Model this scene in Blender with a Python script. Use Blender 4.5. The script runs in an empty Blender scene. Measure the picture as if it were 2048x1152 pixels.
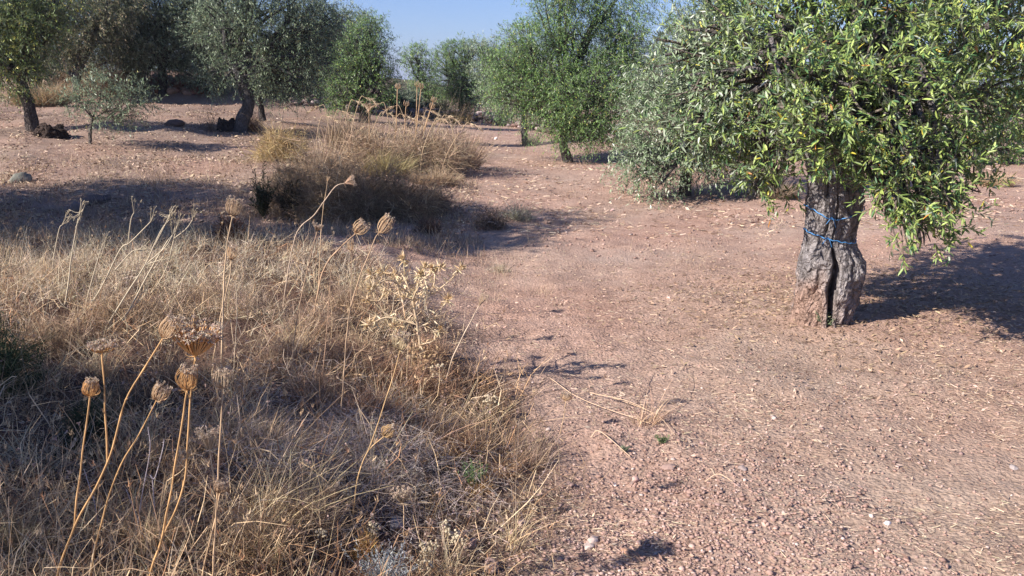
import bpy, math, random
import numpy as np
from mathutils import Vector

# ------------------------------------------------------------------ camera, sky, sun
SC = bpy.context.scene
COL = SC.collection
rng = np.random.default_rng(7)
random.seed(7)
R = math.radians
FPX = 1773.0          # focal length in pixels of the 2048 px wide photograph
PITCH = R(13.05)
CAMZ = 1.5
cam = bpy.data.cameras.new('camera')
cam.sensor_width = 36.0
cam.lens = FPX / 2048 * 36
cam.clip_start = 0.05
cam.clip_end = 20000
camo = bpy.data.objects.new('camera', cam)
camo.location = (0, 0, CAMZ)
camo.rotation_euler = (math.pi / 2 - PITCH, 0, 0)
COL.objects.link(camo)
SC.camera = camo

SUN_EL = R(34)
SUN_DIR = np.array([-0.87, -0.49])          # horizontal direction towards the sun
SUN_DIR /= np.linalg.norm(SUN_DIR)
SUNV = np.array([SUN_DIR[0] * math.cos(SUN_EL), SUN_DIR[1] * math.cos(SUN_EL), math.sin(SUN_EL)])
world = bpy.data.worlds.new('World')
SC.world = world
world.use_nodes = True
wn = world.node_tree
bg = wn.nodes['Background']
sky = wn.nodes.new('ShaderNodeTexSky')
sky.sky_type = 'NISHITA'
sky.sun_disc = False
sky.sun_elevation = SUN_EL
sky.sun_rotation = math.atan2(SUN_DIR[0], SUN_DIR[1])
sky.altitude = 300
sky.air_density = 1.0
sky.dust_density = 0.4
sky.ozone_density = 4.5
tint = wn.nodes.new('ShaderNodeMix'); tint.data_type = 'RGBA'; tint.blend_type = 'MULTIPLY'; tint.inputs[0].default_value = 1.0
tint.inputs[7].default_value = (0.90, 0.97, 1.34, 1)          # the camera's cool white balance
wn.links.new(sky.outputs[0], tint.inputs[6]); wn.links.new(tint.outputs[2], bg.inputs[0])
bg.inputs[1].default_value = 0.06
sl = bpy.data.lights.new('sun', 'SUN')
sl.energy = 5.0
sl.angle = R(0.5)
sl.color = (1.0, 0.915, 0.85)
so = bpy.data.objects.new('sun', sl)
so.rotation_euler = Vector(SUNV).to_track_quat('Z', 'Y').to_euler()
so.location = (-20, -10, 20)
COL.objects.link(so)
SC.view_settings.view_transform = 'Standard'
SC.view_settings.look = 'None'
SC.view_settings.gamma = 1
SC.view_settings.exposure = 0.90

# ------------------------------------------------------------------ helpers
def smooth(a, b, x):
    t = np.clip((x - a) / (b - a), 0, 1)
    return t * t * (3 - 2 * t)

_nr = np.random.default_rng(3)
_D = _nr.normal(size=(24, 3)); _D /= np.linalg.norm(_D, axis=1)[:, None]
_PH = _nr.uniform(0, 6.28, 24)
_FR = _nr.uniform(0.7, 1.5, 24)
def noise(x, y, z=0.0, s=1.0, seed=0):
    """smooth pseudo noise in about -1..1, feature size s"""
    out = 0
    for k in range(8):
        i = (k + seed * 5) % 24
        d = _D[i]
        out = out + np.sin((x * d[0] + y * d[1] + z * d[2]) * 6.283 * _FR[i] / s + _PH[(i + seed) % 24] + 1.7 * np.sin((x * d[1] - y * d[0] + z * d[2]) * 2.9 / s + seed))
    return out / 4.0

def height(x, y):
    x = np.asarray(x, float); y = np.asarray(y, float)
    z = 0.9 * smooth(-1, 11, -x) * smooth(8, 24, y)
    z = z + 1.0 * smooth(3.5, 9, -x) * smooth(27, 32, y) * smooth(200, 60, y)
    z = z + 0.21 * smooth(0.0, 0.95, -x - .12 * (y - 4.5) * (y > 4.5)) * smooth(9.5, 7, y)
    z = z + 0.05 * np.exp(-((x - 2.1) ** 2 + (y - 5.75) ** 2) / 0.16)
    z = z - 0.10 * np.exp(-((x + 1.75) ** 2 + (y - 4.3) ** 2) / 0.5)
    z = z + 0.25 * np.exp(-((x + 2.1) ** 2 / 3.2 + (y - 14.2) ** 2 / 9))
    z = z + 0.07 * noise(x, y, 0, 6.0, 1) * smooth(3, 9, y) + .05 * noise(x, y, 0, 1.7, 5) * smooth(-.5, -2, x) * smooth(8, 10, y) * smooth(40, 25, y)
    z = z + 0.045 * noise(x, y, 0, 0.62, 4) * smooth(-.2, -.9, x) * smooth(8.6, 7, y) * smooth(1.5, 2.2, y)
    near = smooth(40, 6, y)
    z = z + (0.016 * noise(x, y, 0, 0.9, 2) + 0.008 * noise(x, y, 0, 0.33, 3)) * near
    z = z + 0.006 * noise(x, y, 0, 0.12, 1) * smooth(8, 4, y)
    z = z - smooth(60, 400, y) * 6
    return z

def raydir(px, py):
    u = (px - 1024) / FPX; v = (576 - py) / FPX
    d = np.array([u, math.cos(PITCH) + v * math.sin(PITCH), -math.sin(PITCH) + v * math.cos(PITCH)])
    return d / d[1]
def P(px, py, depth):
    d = raydir(px, py)
    return np.array([0, 0, CAMZ]) + d * depth
_TT = 1.5 * 1.003 ** np.arange(1900)
def G(px, py):
    """point of the ground seen at this pixel of the photograph"""
    d = raydir(px, py)
    q = np.array([0, 0, CAMZ]) + d[None] * _TT[:, None]
    below = q[:, 2] < height(q[:, 0], q[:, 1])
    p = q[int(np.argmax(below))] if below.any() else q[-1]
    p = p.copy(); p[2] = height(p[0], p[1])
    return p

class MB:
    def __init__(s):
        s.v = []; s.q = []; s.t = []; s.c = []; s.n = 0; s.smooth = False
    def add(s, v, quads=None, tris=None, col=(1, 1, 1)):
        v = np.asarray(v, float).reshape(-1, 3)
        s.v.append(v)
        if quads is not None and len(quads): s.q.append(np.asarray(quads, int) + s.n)
        if tris is not None and len(tris): s.t.append(np.asarray(tris, int) + s.n)
        c = np.asarray(col, float)
        if c.ndim == 1: c = np.broadcast_to(c, (len(v), 3))
        s.c.append(c); s.n += len(v)
    def build(s, name, mat, parent=None, origin=None, smooth=False):
        v = np.concatenate(s.v) if s.v else np.zeros((0, 3))
        if parent is not None:
            r = parent
            while r.parent: r = r.parent
            o = np.array(r.location)
        elif origin is not None: o = np.array(origin)
        else: o = np.zeros(3)
        q = np.concatenate(s.q) if s.q else np.zeros((0, 4), int)
        t = np.concatenate(s.t) if s.t else np.zeros((0, 3), int)
        me = bpy.data.meshes.new(name)
        me.vertices.add(len(v)); me.vertices.foreach_set('co', (v - o).astype(np.float32).ravel())
        nl = len(q) * 4 + len(t) * 3
        me.loops.add(nl)
        me.loops.foreach_set('vertex_index', np.concatenate([q.ravel(), t.ravel()]).astype(np.int32))
        me.polygons.add(len(q) + len(t))
        st = np.concatenate([np.arange(len(q)) * 4, len(q) * 4 + np.arange(len(t)) * 3]).astype(np.int32)
        me.polygons.foreach_set('loop_start', st)
        if smooth: me.polygons.foreach_set('use_smooth', np.ones(len(st), bool))
        a = me.color_attributes.new('Col', 'FLOAT_COLOR', 'POINT')
        c = np.concatenate(s.c) if s.c else np.zeros((0, 3))
        a.data.foreach_set('color', np.concatenate([c, np.ones((len(c), 1))], 1).astype(np.float32).ravel())
        me.update(calc_edges=True)
        me.materials.append(mat)
        ob = bpy.data.objects.new(name, me)
        if parent is not None: ob.parent = parent
        else: ob.location = o
        COL.objects.link(ob)
        return ob
    def tube(s, pts, rad, n=6, col=(1, 1, 1), cap=True):
        pts = np.asarray(pts, float); m = len(pts)
        rad = np.broadcast_to(np.asarray(rad, float), (m,)) if np.ndim(rad) else np.full(m, rad)
        tan = np.gradient(pts, axis=0); tan /= np.linalg.norm(tan, axis=1)[:, None] + 1e-9
        ref = np.array([0.31, 0.9, 0.2]); 
        if abs(np.dot(tan[0], ref)) > 0.9: ref = np.array([1., 0, 0])
        a = np.cross(tan, ref); a /= np.linalg.norm(a, axis=1)[:, None] + 1e-9
        b = np.cross(tan, a)
        th = np.arange(n) / n * 2 * np.pi
        v = pts[:, None] + rad[:, None, None] * (a[:, None] * np.cos(th)[None, :, None] + b[:, None] * np.sin(th)[None, :, None])
        i = np.arange(m - 1)[:, None]; j = np.arange(n)[None]
        q = np.stack([i * n + j, i * n + (j + 1) % n, (i + 1) * n + (j + 1) % n, (i + 1) * n + j], -1).reshape(-1, 4)
        s.add(v.reshape(-1, 3), q, None, col)
    def ribbons(s, p, d, L, w, bend, col, nseg=3, taper=0.15):
        """many thin curved blades: p start (N,3), d direction, L length, w width, bend vector (N,3) added quadratically"""
        N = len(p)
        if not N: return
        d = d / (np.linalg.norm(d, axis=1)[:, None] + 1e-9)
        side = np.cross(d, rng.normal(size=(N, 3))); side /= np.linalg.norm(side, axis=1)[:, None] + 1e-9
        L = np.broadcast_to(L, (N,)); w = np.broadcast_to(w, (N,))
        k = nseg + 1
        t = np.linspace(0, 1, k)
        c = p[:, None] + d[:, None] * (L[:, None] * t)[:, :, None] + bend[:, None] * (L[:, None] * t ** 2)[:, :, None]
        ww = (w[:, None] * (1 - (1 - taper) * t))[:, :, None] * 0.5 * side[:, None]
        v = np.stack([c - ww, c + ww], 2).reshape(N, k * 2, 3)
        base = (np.arange(N) * k * 2)[:, None, None]
        seg = np.arange(nseg)[None, :, None] * 2
        q = (base + seg + np.array([0, 1, 3, 2])[None, None]).reshape(-1, 4)
        col = np.broadcast_to(np.asarray(col, float), (N, 3)) if np.ndim(col) == 1 else col
        s.add(v.reshape(-1, 3), q, None, np.repeat(col, k * 2, axis=0))
        return c[:, -1]
    def leaves(s, p, d, nrm, L, w, col, fold=True):
        N = len(p)
        d = d / (np.linalg.norm(d, axis=1)[:, None] + 1e-9)
        side = np.cross(d, nrm); side /= np.linalg.norm(side, axis=1)[:, None] + 1e-9
        up = np.cross(side, d)
        L = np.broadcast_to(L, (N,))[:, None]; w = np.broadcast_to(w, (N,))[:, None]
        if fold:
            v = np.stack([p, p + d * L * .33 + side * w * .5 + up * w * .12, p + d * L * .72 + side * w * .38 + up * w * .06, p + d * L - up * w * .25,
                          p + d * L * .72 - side * w * .38 + up * w * .06, p + d * L * .33 - side * w * .5 + up * w * .12], 1)
            b = (np.arange(N) * 6)[:, None]
            q = np.concatenate([b + np.array([[0, 1, 2, 3]]), b + np.array([[0, 3, 4, 5]])])
            s.add(v.reshape(-1, 3), q, None, np.repeat(col, 6, axis=0))
        else:
            v = np.stack([p, p + d * L * .45 + side * w * .5, p + d * L, p + d * L * .45 - side * w * .5], 1)
            q = np.arange(N * 4).reshape(-1, 4)
            s.add(v.reshape(-1, 3), q, None, np.repeat(col, 4, axis=0))

def spline(pts, sub=6):
    pts = np.asarray(pts, float)
    if len(pts) < 3:
        t = np.linspace(0, 1, sub + 1)[:, None]
        return pts[0] * (1 - t) + pts[-1] * t
    e = np.vstack([2 * pts[0] - pts[1], pts, 2 * pts[-1] - pts[-2]])
    out = []
    for i in range(len(pts) - 1):
        p0, p1, p2, p3 = e[i:i + 4]
        for t in np.arange(sub) / sub:
            out.append(0.5 * ((2 * p1) + (-p0 + p2) * t + (2 * p0 - 5 * p1 + 4 * p2 - p3) * t * t + (-p0 + 3 * p1 - 3 * p2 + p3) * t ** 3))
    out.append(pts[-1])
    return np.array(out)

def unit(n):
    v = rng.normal(size=(n, 3)); return v / np.linalg.norm(v, axis=1)[:, None]

def tag(o, label=None, cat=None, group=None, kind=None):
    if label: o['label'] = label
    if cat: o['category'] = cat
    if group: o['group'] = group
    if kind: o['kind'] = kind
    return o
def thing(name, loc, label, cat, group=None):
    o = bpy.data.objects.new(name, None)
    o.location = [float(a) for a in loc]; o.empty_display_size = 0.2
    COL.objects.link(o)
    return tag(o, label, cat, group)

# ------------------------------------------------------------------ materials
def newmat(name):
    m = bpy.data.materials.new(name); m.use_nodes = True
    nt = m.node_tree; b = nt.nodes['Principled BSDF']
    return m, nt, b
def N(nt, typ, **kw):
    n = nt.nodes.new(typ)
    for k, v in kw.items():
        if k in n.inputs: n.inputs[k].default_value = v
        else: setattr(n, k, v)
    return n
def ramp(nt, fac, stops):
    r = nt.nodes.new('ShaderNodeValToRGB'); e = r.color_ramp.elements
    while len(e) < len(stops): e.new(0.5)
    for i, (p, c) in enumerate(stops):
        e[i].position = p; e[i].color = (*c, 1)
    nt.links.new(fac, r.inputs[0]); return r.outputs[0]
def mix(nt, fac, a, b, mode='MIX'):
    m = nt.nodes.new('ShaderNodeMix'); m.data_type = 'RGBA'; m.blend_type = mode
    for i, x in ((0, fac), (6, a), (7, b)):
        if hasattr(x, 'is_output') or isinstance(x, bpy.types.NodeSocket): nt.links.new(x, m.inputs[i])
        elif i == 0: m.inputs[0].default_value = x
        else: m.inputs[i].default_value = (*x, 1)
    return m.outputs[2]
def noise_tex(nt, scale, detail=4, rough=0.6, vec=None):
    n = N(nt, 'ShaderNodeTexNoise', Scale=scale, Detail=detail, Roughness=rough)
    if vec is not None: nt.links.new(vec, n.inputs['Vector'])
    return n.outputs['Fac']
def bump(nt, bsdf, h, strength=0.5, dist=0.01):
    b = N(nt, 'ShaderNodeBump', Strength=strength, Distance=dist)
    nt.links.new(h, b.inputs['Height']); nt.links.new(b.outputs[0], bsdf.inputs['Normal'])
def attr(nt):
    a = nt.nodes.new('ShaderNodeAttribute'); a.attribute_name = 'Col'; return a.outputs['Color']

def mat_soil():
    m, nt, b = newmat('red_earth')
    tc = nt.nodes.new('ShaderNodeTexCoord').outputs['Object']
    big = noise_tex(nt, 0.35, 5, 0.6, tc); mid = noise_tex(nt, 2.5, 6, 0.65, tc); fine = noise_tex(nt, 38, 5, 0.7, tc)
    c1 = ramp(nt, big, [(0.3, (0.40, 0.265, 0.20)), (0.5, (0.44, 0.31, 0.24)), (0.7, (0.46, 0.345, 0.28))])
    c2 = ramp(nt, mid, [(0.3, (0.27, 0.17, 0.125)), (0.52, (0.42, 0.295, 0.23)), (0.75, (0.51, 0.40, 0.325))])
    c = mix(nt, 0.5, c1, c2)
    f = ramp(nt, fine, [(0.3, (0.62, 0.6, 0.58)), (0.5, (0.95, 0.95, 0.95)), (0.72, (1.25, 1.22, 1.2))])
    c = mix(nt, 1.0, c, f, 'MULTIPLY')
    vo = N(nt, 'ShaderNodeTexVoronoi', Scale=60.0); nt.links.new(tc, vo.inputs['Vector'])
    c = mix(nt, 1.0, c, attr(nt), 'MULTIPLY')
    nt.links.new(c, b.inputs['Base Color'])
    b.inputs['Roughness'].default_value = 0.95
    b.inputs['Specular IOR Level'].default_value = 0.15
    hh = N(nt, 'ShaderNodeMath', operation='ADD')
    m2 = N(nt, 'ShaderNodeMath', operation='MULTIPLY'); m2.inputs[1].default_value = -0.5
    nt.links.new(vo.outputs['Distance'], m2.inputs[0])
    nt.links.new(fine, hh.inputs[0]); nt.links.new(m2.outputs[0], hh.inputs[1])
    bump(nt, b, hh.outputs[0], 0.75, 0.02)
    return m
def mat_attr(name, rough=0.85, spec=0.2, transl=0.0, nscale=0, namp=0.3, under=None):
    m, nt, b = newmat(name)
    c = attr(nt)
    if nscale:
        tc = nt.nodes.new('ShaderNodeTexCoord').outputs['Object']
        f = noise_tex(nt, nscale, 5, 0.65, tc)
        c = mix(nt, 1.0, c, ramp(nt, f, [(0.3, (1 - namp,) * 3), (0.7, (1 + namp,) * 3)]), 'MULTIPLY')
        bump(nt, b, f, 0.6, 0.01)
    if under:
        g = nt.nodes.new('ShaderNodeNewGeometry').outputs['Backfacing']
        c = mix(nt, g, c, mix(nt, 0.62, c, under))
    nt.links.new(c, b.inputs['Base Color'])
    b.inputs['Roughness'].default_value = rough
    b.inputs['Specular IOR Level'].default_value = spec
    if transl:
        out = nt.nodes['Material Output']
        tr = nt.nodes.new('ShaderNodeBsdfTranslucent'); nt.links.new(c, tr.inputs[0])
        mx = nt.nodes.new('ShaderNodeMixShader'); mx.inputs[0].default_value = transl
        nt.links.new(b.outputs[0], mx.inputs[1]); nt.links.new(tr.outputs[0], mx.inputs[2])
        nt.links.new(mx.outputs[0], out.inputs[0])
    return m
M = {}
M['soil'] = mat_soil()
M['grass'] = mat_attr('dry_straw', 0.7, 0.25, 0.25)
M['twig'] = mat_attr('dry_stalk', 0.7, 0.25, 0.0)
M['leaf'] = mat_attr('olive_leaf', 0.46, 0.5, 0.2, under=(0.30, 0.34, 0.26))
M['stone'] = mat_attr('stone', 0.9, 0.2, 0.0, 14, 0.3)
M['clod'] = mat_attr('earth_clod', 0.95, 0.1)
def mat_bark():
    m, nt, b = newmat('olive_bark')
    tc = nt.nodes.new('ShaderNodeTexCoord').outputs['Object']
    mp = N(nt, 'ShaderNodeMapping'); mp.inputs['Scale'].default_value = (1, 1, 0.35); nt.links.new(tc, mp.inputs['Vector'])
    f = noise_tex(nt, 30, 6, 0.7, mp.outputs[0]); g = noise_tex(nt, 7, 4, 0.6, tc)
    c = ramp(nt, f, [(0.32, (0.38, 0.37, 0.37)), (0.48, (0.95, 0.95, 0.95)), (0.7, (1.4, 1.4, 1.4))])
    c = mix(nt, 1.0, c, attr(nt), 'MULTIPLY')
    c = mix(nt, 1.0, c, ramp(nt, g, [(0.35, (0.8, 0.78, 0.76)), (0.65, (1.15, 1.15, 1.15))]), 'MULTIPLY')
    vo = N(nt, 'ShaderNodeTexVoronoi', Scale=26.0); vo.feature = 'DISTANCE_TO_EDGE'; wv = nt.nodes.new('ShaderNodeVectorMath'); wv.operation = 'ADD'
    nz = N(nt, 'ShaderNodeTexNoise', Scale=9.0, Detail=4.0); sc_ = nt.nodes.new('ShaderNodeVectorMath'); sc_.operation = 'SCALE'; sc_.inputs['Scale'].default_value = 0.12
    nt.links.new(tc, nz.inputs['Vector']); nt.links.new(nz.outputs['Color'], sc_.inputs[0]); nt.links.new(mp.outputs[0], wv.inputs[0]); nt.links.new(sc_.outputs[0], wv.inputs[1]); nt.links.new(wv.outputs[0], vo.inputs['Vector'])
    c = mix(nt, 1.0, c, ramp(nt, vo.outputs['Distance'], [(0.0, (0.55, 0.53, 0.51)), (0.08, (1.0, 1.0, 1.0))]), 'MULTIPLY')
    ad = N(nt, 'ShaderNodeMath', operation='MULTIPLY_ADD'); ad.inputs[1].default_value = 1.5; nt.links.new(vo.outputs['Distance'], ad.inputs[0]); nt.links.new(f, ad.inputs[2]); f = ad.outputs[0]
    nt.links.new(c, b.inputs['Base Color']); b.inputs['Roughness'].default_value = 0.9
    b.inputs['Specular IOR Level'].default_value = 0.2
    bump(nt, b, f, 1.0, 0.035)
    return m
M['bark'] = mat_bark()
def mat_plain(name, col, rough=0.5):
    m, nt, b = newmat(name)
    tc = nt.nodes.new('ShaderNodeTexCoord').outputs['Object']
    f = noise_tex(nt, 60, 3, 0.6, tc)
    c = mix(nt, 1.0, col, ramp(nt, f, [(0.3, (0.8,) * 3), (0.7, (1.15,) * 3)]), 'MULTIPLY')
    nt.links.new(c, b.inputs['Base Color']); b.inputs['Roughness'].default_value = rough
    return m
M['cord'] = mat_plain('blue_plastic', (0.07, 0.24, 0.50), 0.6)
M['hill'] = mat_plain('hill_scrub', (0.10, 0.11, 0.06), 0.9)

# ------------------------------------------------------------------ ground
def vegzone(x, y):
    """1 inside the dry grass bank on the left of the bare earth, 0 on the bare earth"""
    yb = np.array([0, 2.0, 2.5, 3.2, 4.1, 4.7, 5.6, 6.6, 7.6, 8.6])
    xb = np.array([.1, .02, .02, .10, .10, -.12, -.5, -1.0, -2.0, -3.4])
    e = np.interp(y, yb, xb) + 0.22 * noise(x, y, 0, 1.1, 2)
    v = smooth(0.25, -0.35, x - e) * smooth(8.8, 7.8, y + 0.1 * x)
    return v
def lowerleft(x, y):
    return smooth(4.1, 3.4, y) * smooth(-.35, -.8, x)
def build_ground():
    tv = np.linspace(0, 1, 620)
    ys = -8 + 0 * tv
    near = np.linspace(-8, 1.6, 20)
    ys = np.concatenate([near, 1.6 * np.exp(np.linspace(0, 1, 560)[1:] * math.log(45 / 1.6)), 45 * np.exp(np.linspace(0, 1, 40)[1:] * math.log(9000 / 45))])
    u = np.linspace(-1, 1, 460); u = np.sign(u) * np.abs(u) ** 1.25
    W = np.where(ys < 1.6, 9.0, 8 + 0.85 * np.maximum(ys, 0))
    X = u[None] * W[:, None]; Y = np.repeat(ys[:, None], len(u), 1)
    Z = height(X, Y)
    v = np.stack([X, Y, Z], -1).reshape(-1, 3)
    n = len(u); i = np.arange(len(ys) - 1)[:, None]; j = np.arange(n - 1)[None]
    q = np.stack([i * n + j, i * n + j + 1, (i + 1) * n + j + 1, (i + 1) * n + j], -1).reshape(-1, 4)
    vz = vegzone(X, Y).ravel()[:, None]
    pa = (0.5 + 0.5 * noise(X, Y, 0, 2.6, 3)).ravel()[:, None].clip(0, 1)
    c = (1 - vz) * ((1 - pa) * np.array([[1.0, 0.93, 0.90]]) + pa * np.array([[0.97, 0.99, 0.98]])) + vz * np.array([[0.24, 0.21, 0.20]])  # dark humus under the grass, its colour deepened further as painted shade
    far = (smooth(45, 75, Y)).ravel()[:, None]; c = c * (1 - far) + np.array([[.42, .58, .40]]) * far
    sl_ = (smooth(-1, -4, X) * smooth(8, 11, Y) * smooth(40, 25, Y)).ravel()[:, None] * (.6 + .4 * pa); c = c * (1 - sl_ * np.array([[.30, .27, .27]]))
    tan_ = (smooth(.3, 1.6, X) * smooth(6, 3.5, Y)).ravel()[:, None]; c = c * (1 - tan_ * np.array([[.06, .0, .02]]))
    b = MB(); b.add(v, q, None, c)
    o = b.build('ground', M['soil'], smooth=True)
    tag(o, kind='structure')
build_ground()

# far hills on the horizon
def build_hills():
    x = np.linspace(-2600, 2600, 120); b = MB()
    rows = []
    for k, (dy, s) in enumerate([(0, 0), (150, .55), (320, 1.0), (520, .75), (800, 0)]):
        h = (30 + 9 * np.sin(x / 310 + 1) + 6 * np.sin(x / 130 + 2) + 3 * np.sin(x / 47)) * s * 1.1 - 12
        rows.append(np.stack([x, np.full_like(x, 2800 + dy), h], -1))
    v = np.concatenate(rows); n = len(x)
    i = np.arange(4)[:, None]; j = np.arange(n - 1)[None]
    q = np.stack([i * n + j, i * n + j + 1, (i + 1) * n + j + 1, (i + 1) * n + j], -1).reshape(-1, 4)
    b.add(v, q); tag(b.build('hills', M['hill'], smooth=True), kind='structure')
build_hills()

# ------------------------------------------------------------------ olive trees
PAL = {
    'green':  [((0.125, 0.225, 0.058), 6), ((0.21, 0.32, 0.085), 3), ((0.05, 0.11, 0.04), 3), ((0.40, 0.38, 0.08), .3), ((0.22, 0.26, 0.17), 1)],
    'main':   [((0.19, 0.27, 0.070), 6), ((0.31, 0.39, 0.105), 4), ((0.07, 0.15, 0.055), 3), ((0.50, 0.44, 0.06), .35), ((0.45, 0.20, 0.05), .1), ((0.30, 0.34, 0.24), 1)],
    'silver': [((0.20, 0.27, 0.14), 5), ((0.32, 0.38, 0.25), 3), ((0.09, 0.15, 0.06), 4), ((0.52, 0.55, 0.45), .8)],
    'grey':   [((0.15, 0.21, 0.11), 5), ((0.23, 0.285, 0.17), 3), ((0.07, 0.105, 0.055), 3), ((0.30, 0.29, 0.10), .2)],
    'yellow': [((0.14, 0.21, 0.06), 5), ((0.28, 0.31, 0.07), 3), ((0.07, 0.12, 0.035), 3), ((0.50, 0.42, 0.06), .8)],
    'brown':  [((0.17, 0.17, 0.08), 4), ((0.10, 0.12, 0.055), 4), ((0.34, 0.25, 0.14), 2)],
}
def pick(pal, n):
    cs = np.array([c for c, w in PAL[pal]]); w = np.array([w for c, w in PAL[pal]], float)
    c = cs[rng.choice(len(cs), n, p=w / w.sum())]
    return c * rng.uniform(0.75, 1.3, (n, 1))

def crown_mesh(blobs, n_spray, L, pal, fold=False, per=14, gap=0.35, droop=0.35, spray=0.22, yellow_side=None, silver_side=None, twigs=None, inner=0.45):
    """leaf sprays through the volume of the blobs: (centre, radius)"""
    b = MB()
    C = np.array([c for c, r in blobs]); Rr = np.array([r for c, r in blobs])
    pr = Rr ** 2 / (Rr ** 2).sum()
    n = int(n_spray)
    k = rng.choice(len(blobs), n, p=pr)
    dirs = unit(n)
    rad = Rr[k] * (inner + (1 - inner) * rng.uniform(0, 1, n) ** 0.45)
    rad *= 1 + 0.22 * noise(dirs[:, 0] * 1.0 + k, dirs[:, 1], dirs[:, 2], 0.7, 1)
    p = C[k] + dirs * rad[:, None] * np.array([1, 1, 0.92])
    s = Rr.max() * 0.5
    keep = noise(p[:, 0], p[:, 1], p[:, 2], s, 2) + .35 * noise(p[:, 0], p[:, 1], p[:, 2], s * .4, 3) > -1.0 + gap * 1.45
    keep &= p[:, 2] > height(p[:, 0], p[:, 1]) + 0.03
    p = p[keep]; dirs = dirs[keep]; n = len(p)
    d = dirs * 0.75 + rng.normal(size=(n, 3)) * 0.55 + np.array([0, 0, 0.15])
    d /= np.linalg.norm(d, axis=1)[:, None]
    sl_ = spray * rng.uniform(0.6, 1.5, n)
    dr = droop * rng.uniform(0.3, 1.8, n)
    tone = np.exp(0.22 * noise(p[:, 0], p[:, 1], p[:, 2], s * 1.3, 3))
    t = np.repeat(np.linspace(0.05, 1, per)[None], n, 0)
    q = p[:, None] + d[:, None] * (sl_[:, None] * t)[:, :, None] + np.array([0, 0, -1])[None, None] * (dr[:, None] * sl_[:, None] * t ** 2)[:, :, None]
    axis = d[:, None] + np.array([0, 0, -1]) * (2 * dr[:, None] * t)[:, :, None]
    side = unit(n * per).reshape(n, per, 3)
    ld = axis * 0.8 + side * 0.9
    nrm = np.array([0, 0, 1.0]) * 0.9 + unit(n * per).reshape(n, per, 3) * 0.7 + 0.75 * SUNV
    N_ = n * per
    col = pick(pal, N_) * np.repeat(tone, per)[:, None]
    if yellow_side is not None:
        qq = q.reshape(-1, 3)
        m = (rng.uniform(size=N_) < 0.5 * smooth(yellow_side[0], yellow_side[1], qq[:, 0]) * (0.3 + 0.7 * (noise(qq[:, 0], qq[:, 1], qq[:, 2], .7, 4) > 0)))
        col[m] = np.array([0.42, 0.43, 0.13]) * rng.uniform(0.6, 1.2, (m.sum(), 1)) * rng.uniform([.8, .95, .9], [1.1, 1.02, 1.1], (m.sum(), 3))
    if silver_side is not None:
        m = rng.uniform(size=N_) < .75 * smooth(silver_side[0], silver_side[1], q.reshape(-1, 3)[:, 0])
        col[m] = pick('silver', int(m.sum()))
    b.leaves(q.reshape(-1, 3), ld.reshape(-1, 3), nrm.reshape(-1, 3), L * rng.uniform(0.65, 1.2, N_), L * rng.uniform(0.17, 0.27, N_), col, fold)
    if twigs is not None:
        m = slice(0, n, 2)
        twigs.ribbons(p[m] - d[m] * sl_[m][:, None] * 0.4, d[m], sl_[m] * 1.4, max(0.004, L * 0.08), np.array([[0, 0, -1]]) * dr[m][:, None] * .8, np.array([0.16, 0.13, 0.10]), 2, 0.4)
    return b

def limbs(tb, start, r0, blobs, col, n=5):
    """branches from the top of a trunk to the middle of each blob, each with a few side branches"""
    for (c, r) in blobs:
        c = np.asarray(c)
        mid = start * 0.5 + c * 0.5 + rng.normal(size=3) * r * 0.18
        mid[2] += 0.05 * r
        path = spline([start - np.array([0, 0, r0]), start + (mid - start) * .4 + rng.normal(size=3) * r0 * .6, mid, c], 6)
        rb = min(r0 * 0.75, r * 0.11 + 0.015)
        tb.tube(path, np.linspace(rb, rb * 0.3, len(path)), 7, col)
        for k in range(n):
            t = random.uniform(0.45, 1)
            i = int(t * (len(path) - 1)); a = path[i]
            e = c + unit(1)[0] * r * 0.85
            m2 = (a + e) / 2 + rng.normal(size=3) * r * 0.12
            pp = spline([a, m2, e], 4)
            tb.tube(pp, np.linspace(rb * 0.42, rb * 0.08, len(pp)), 5, col)

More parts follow.
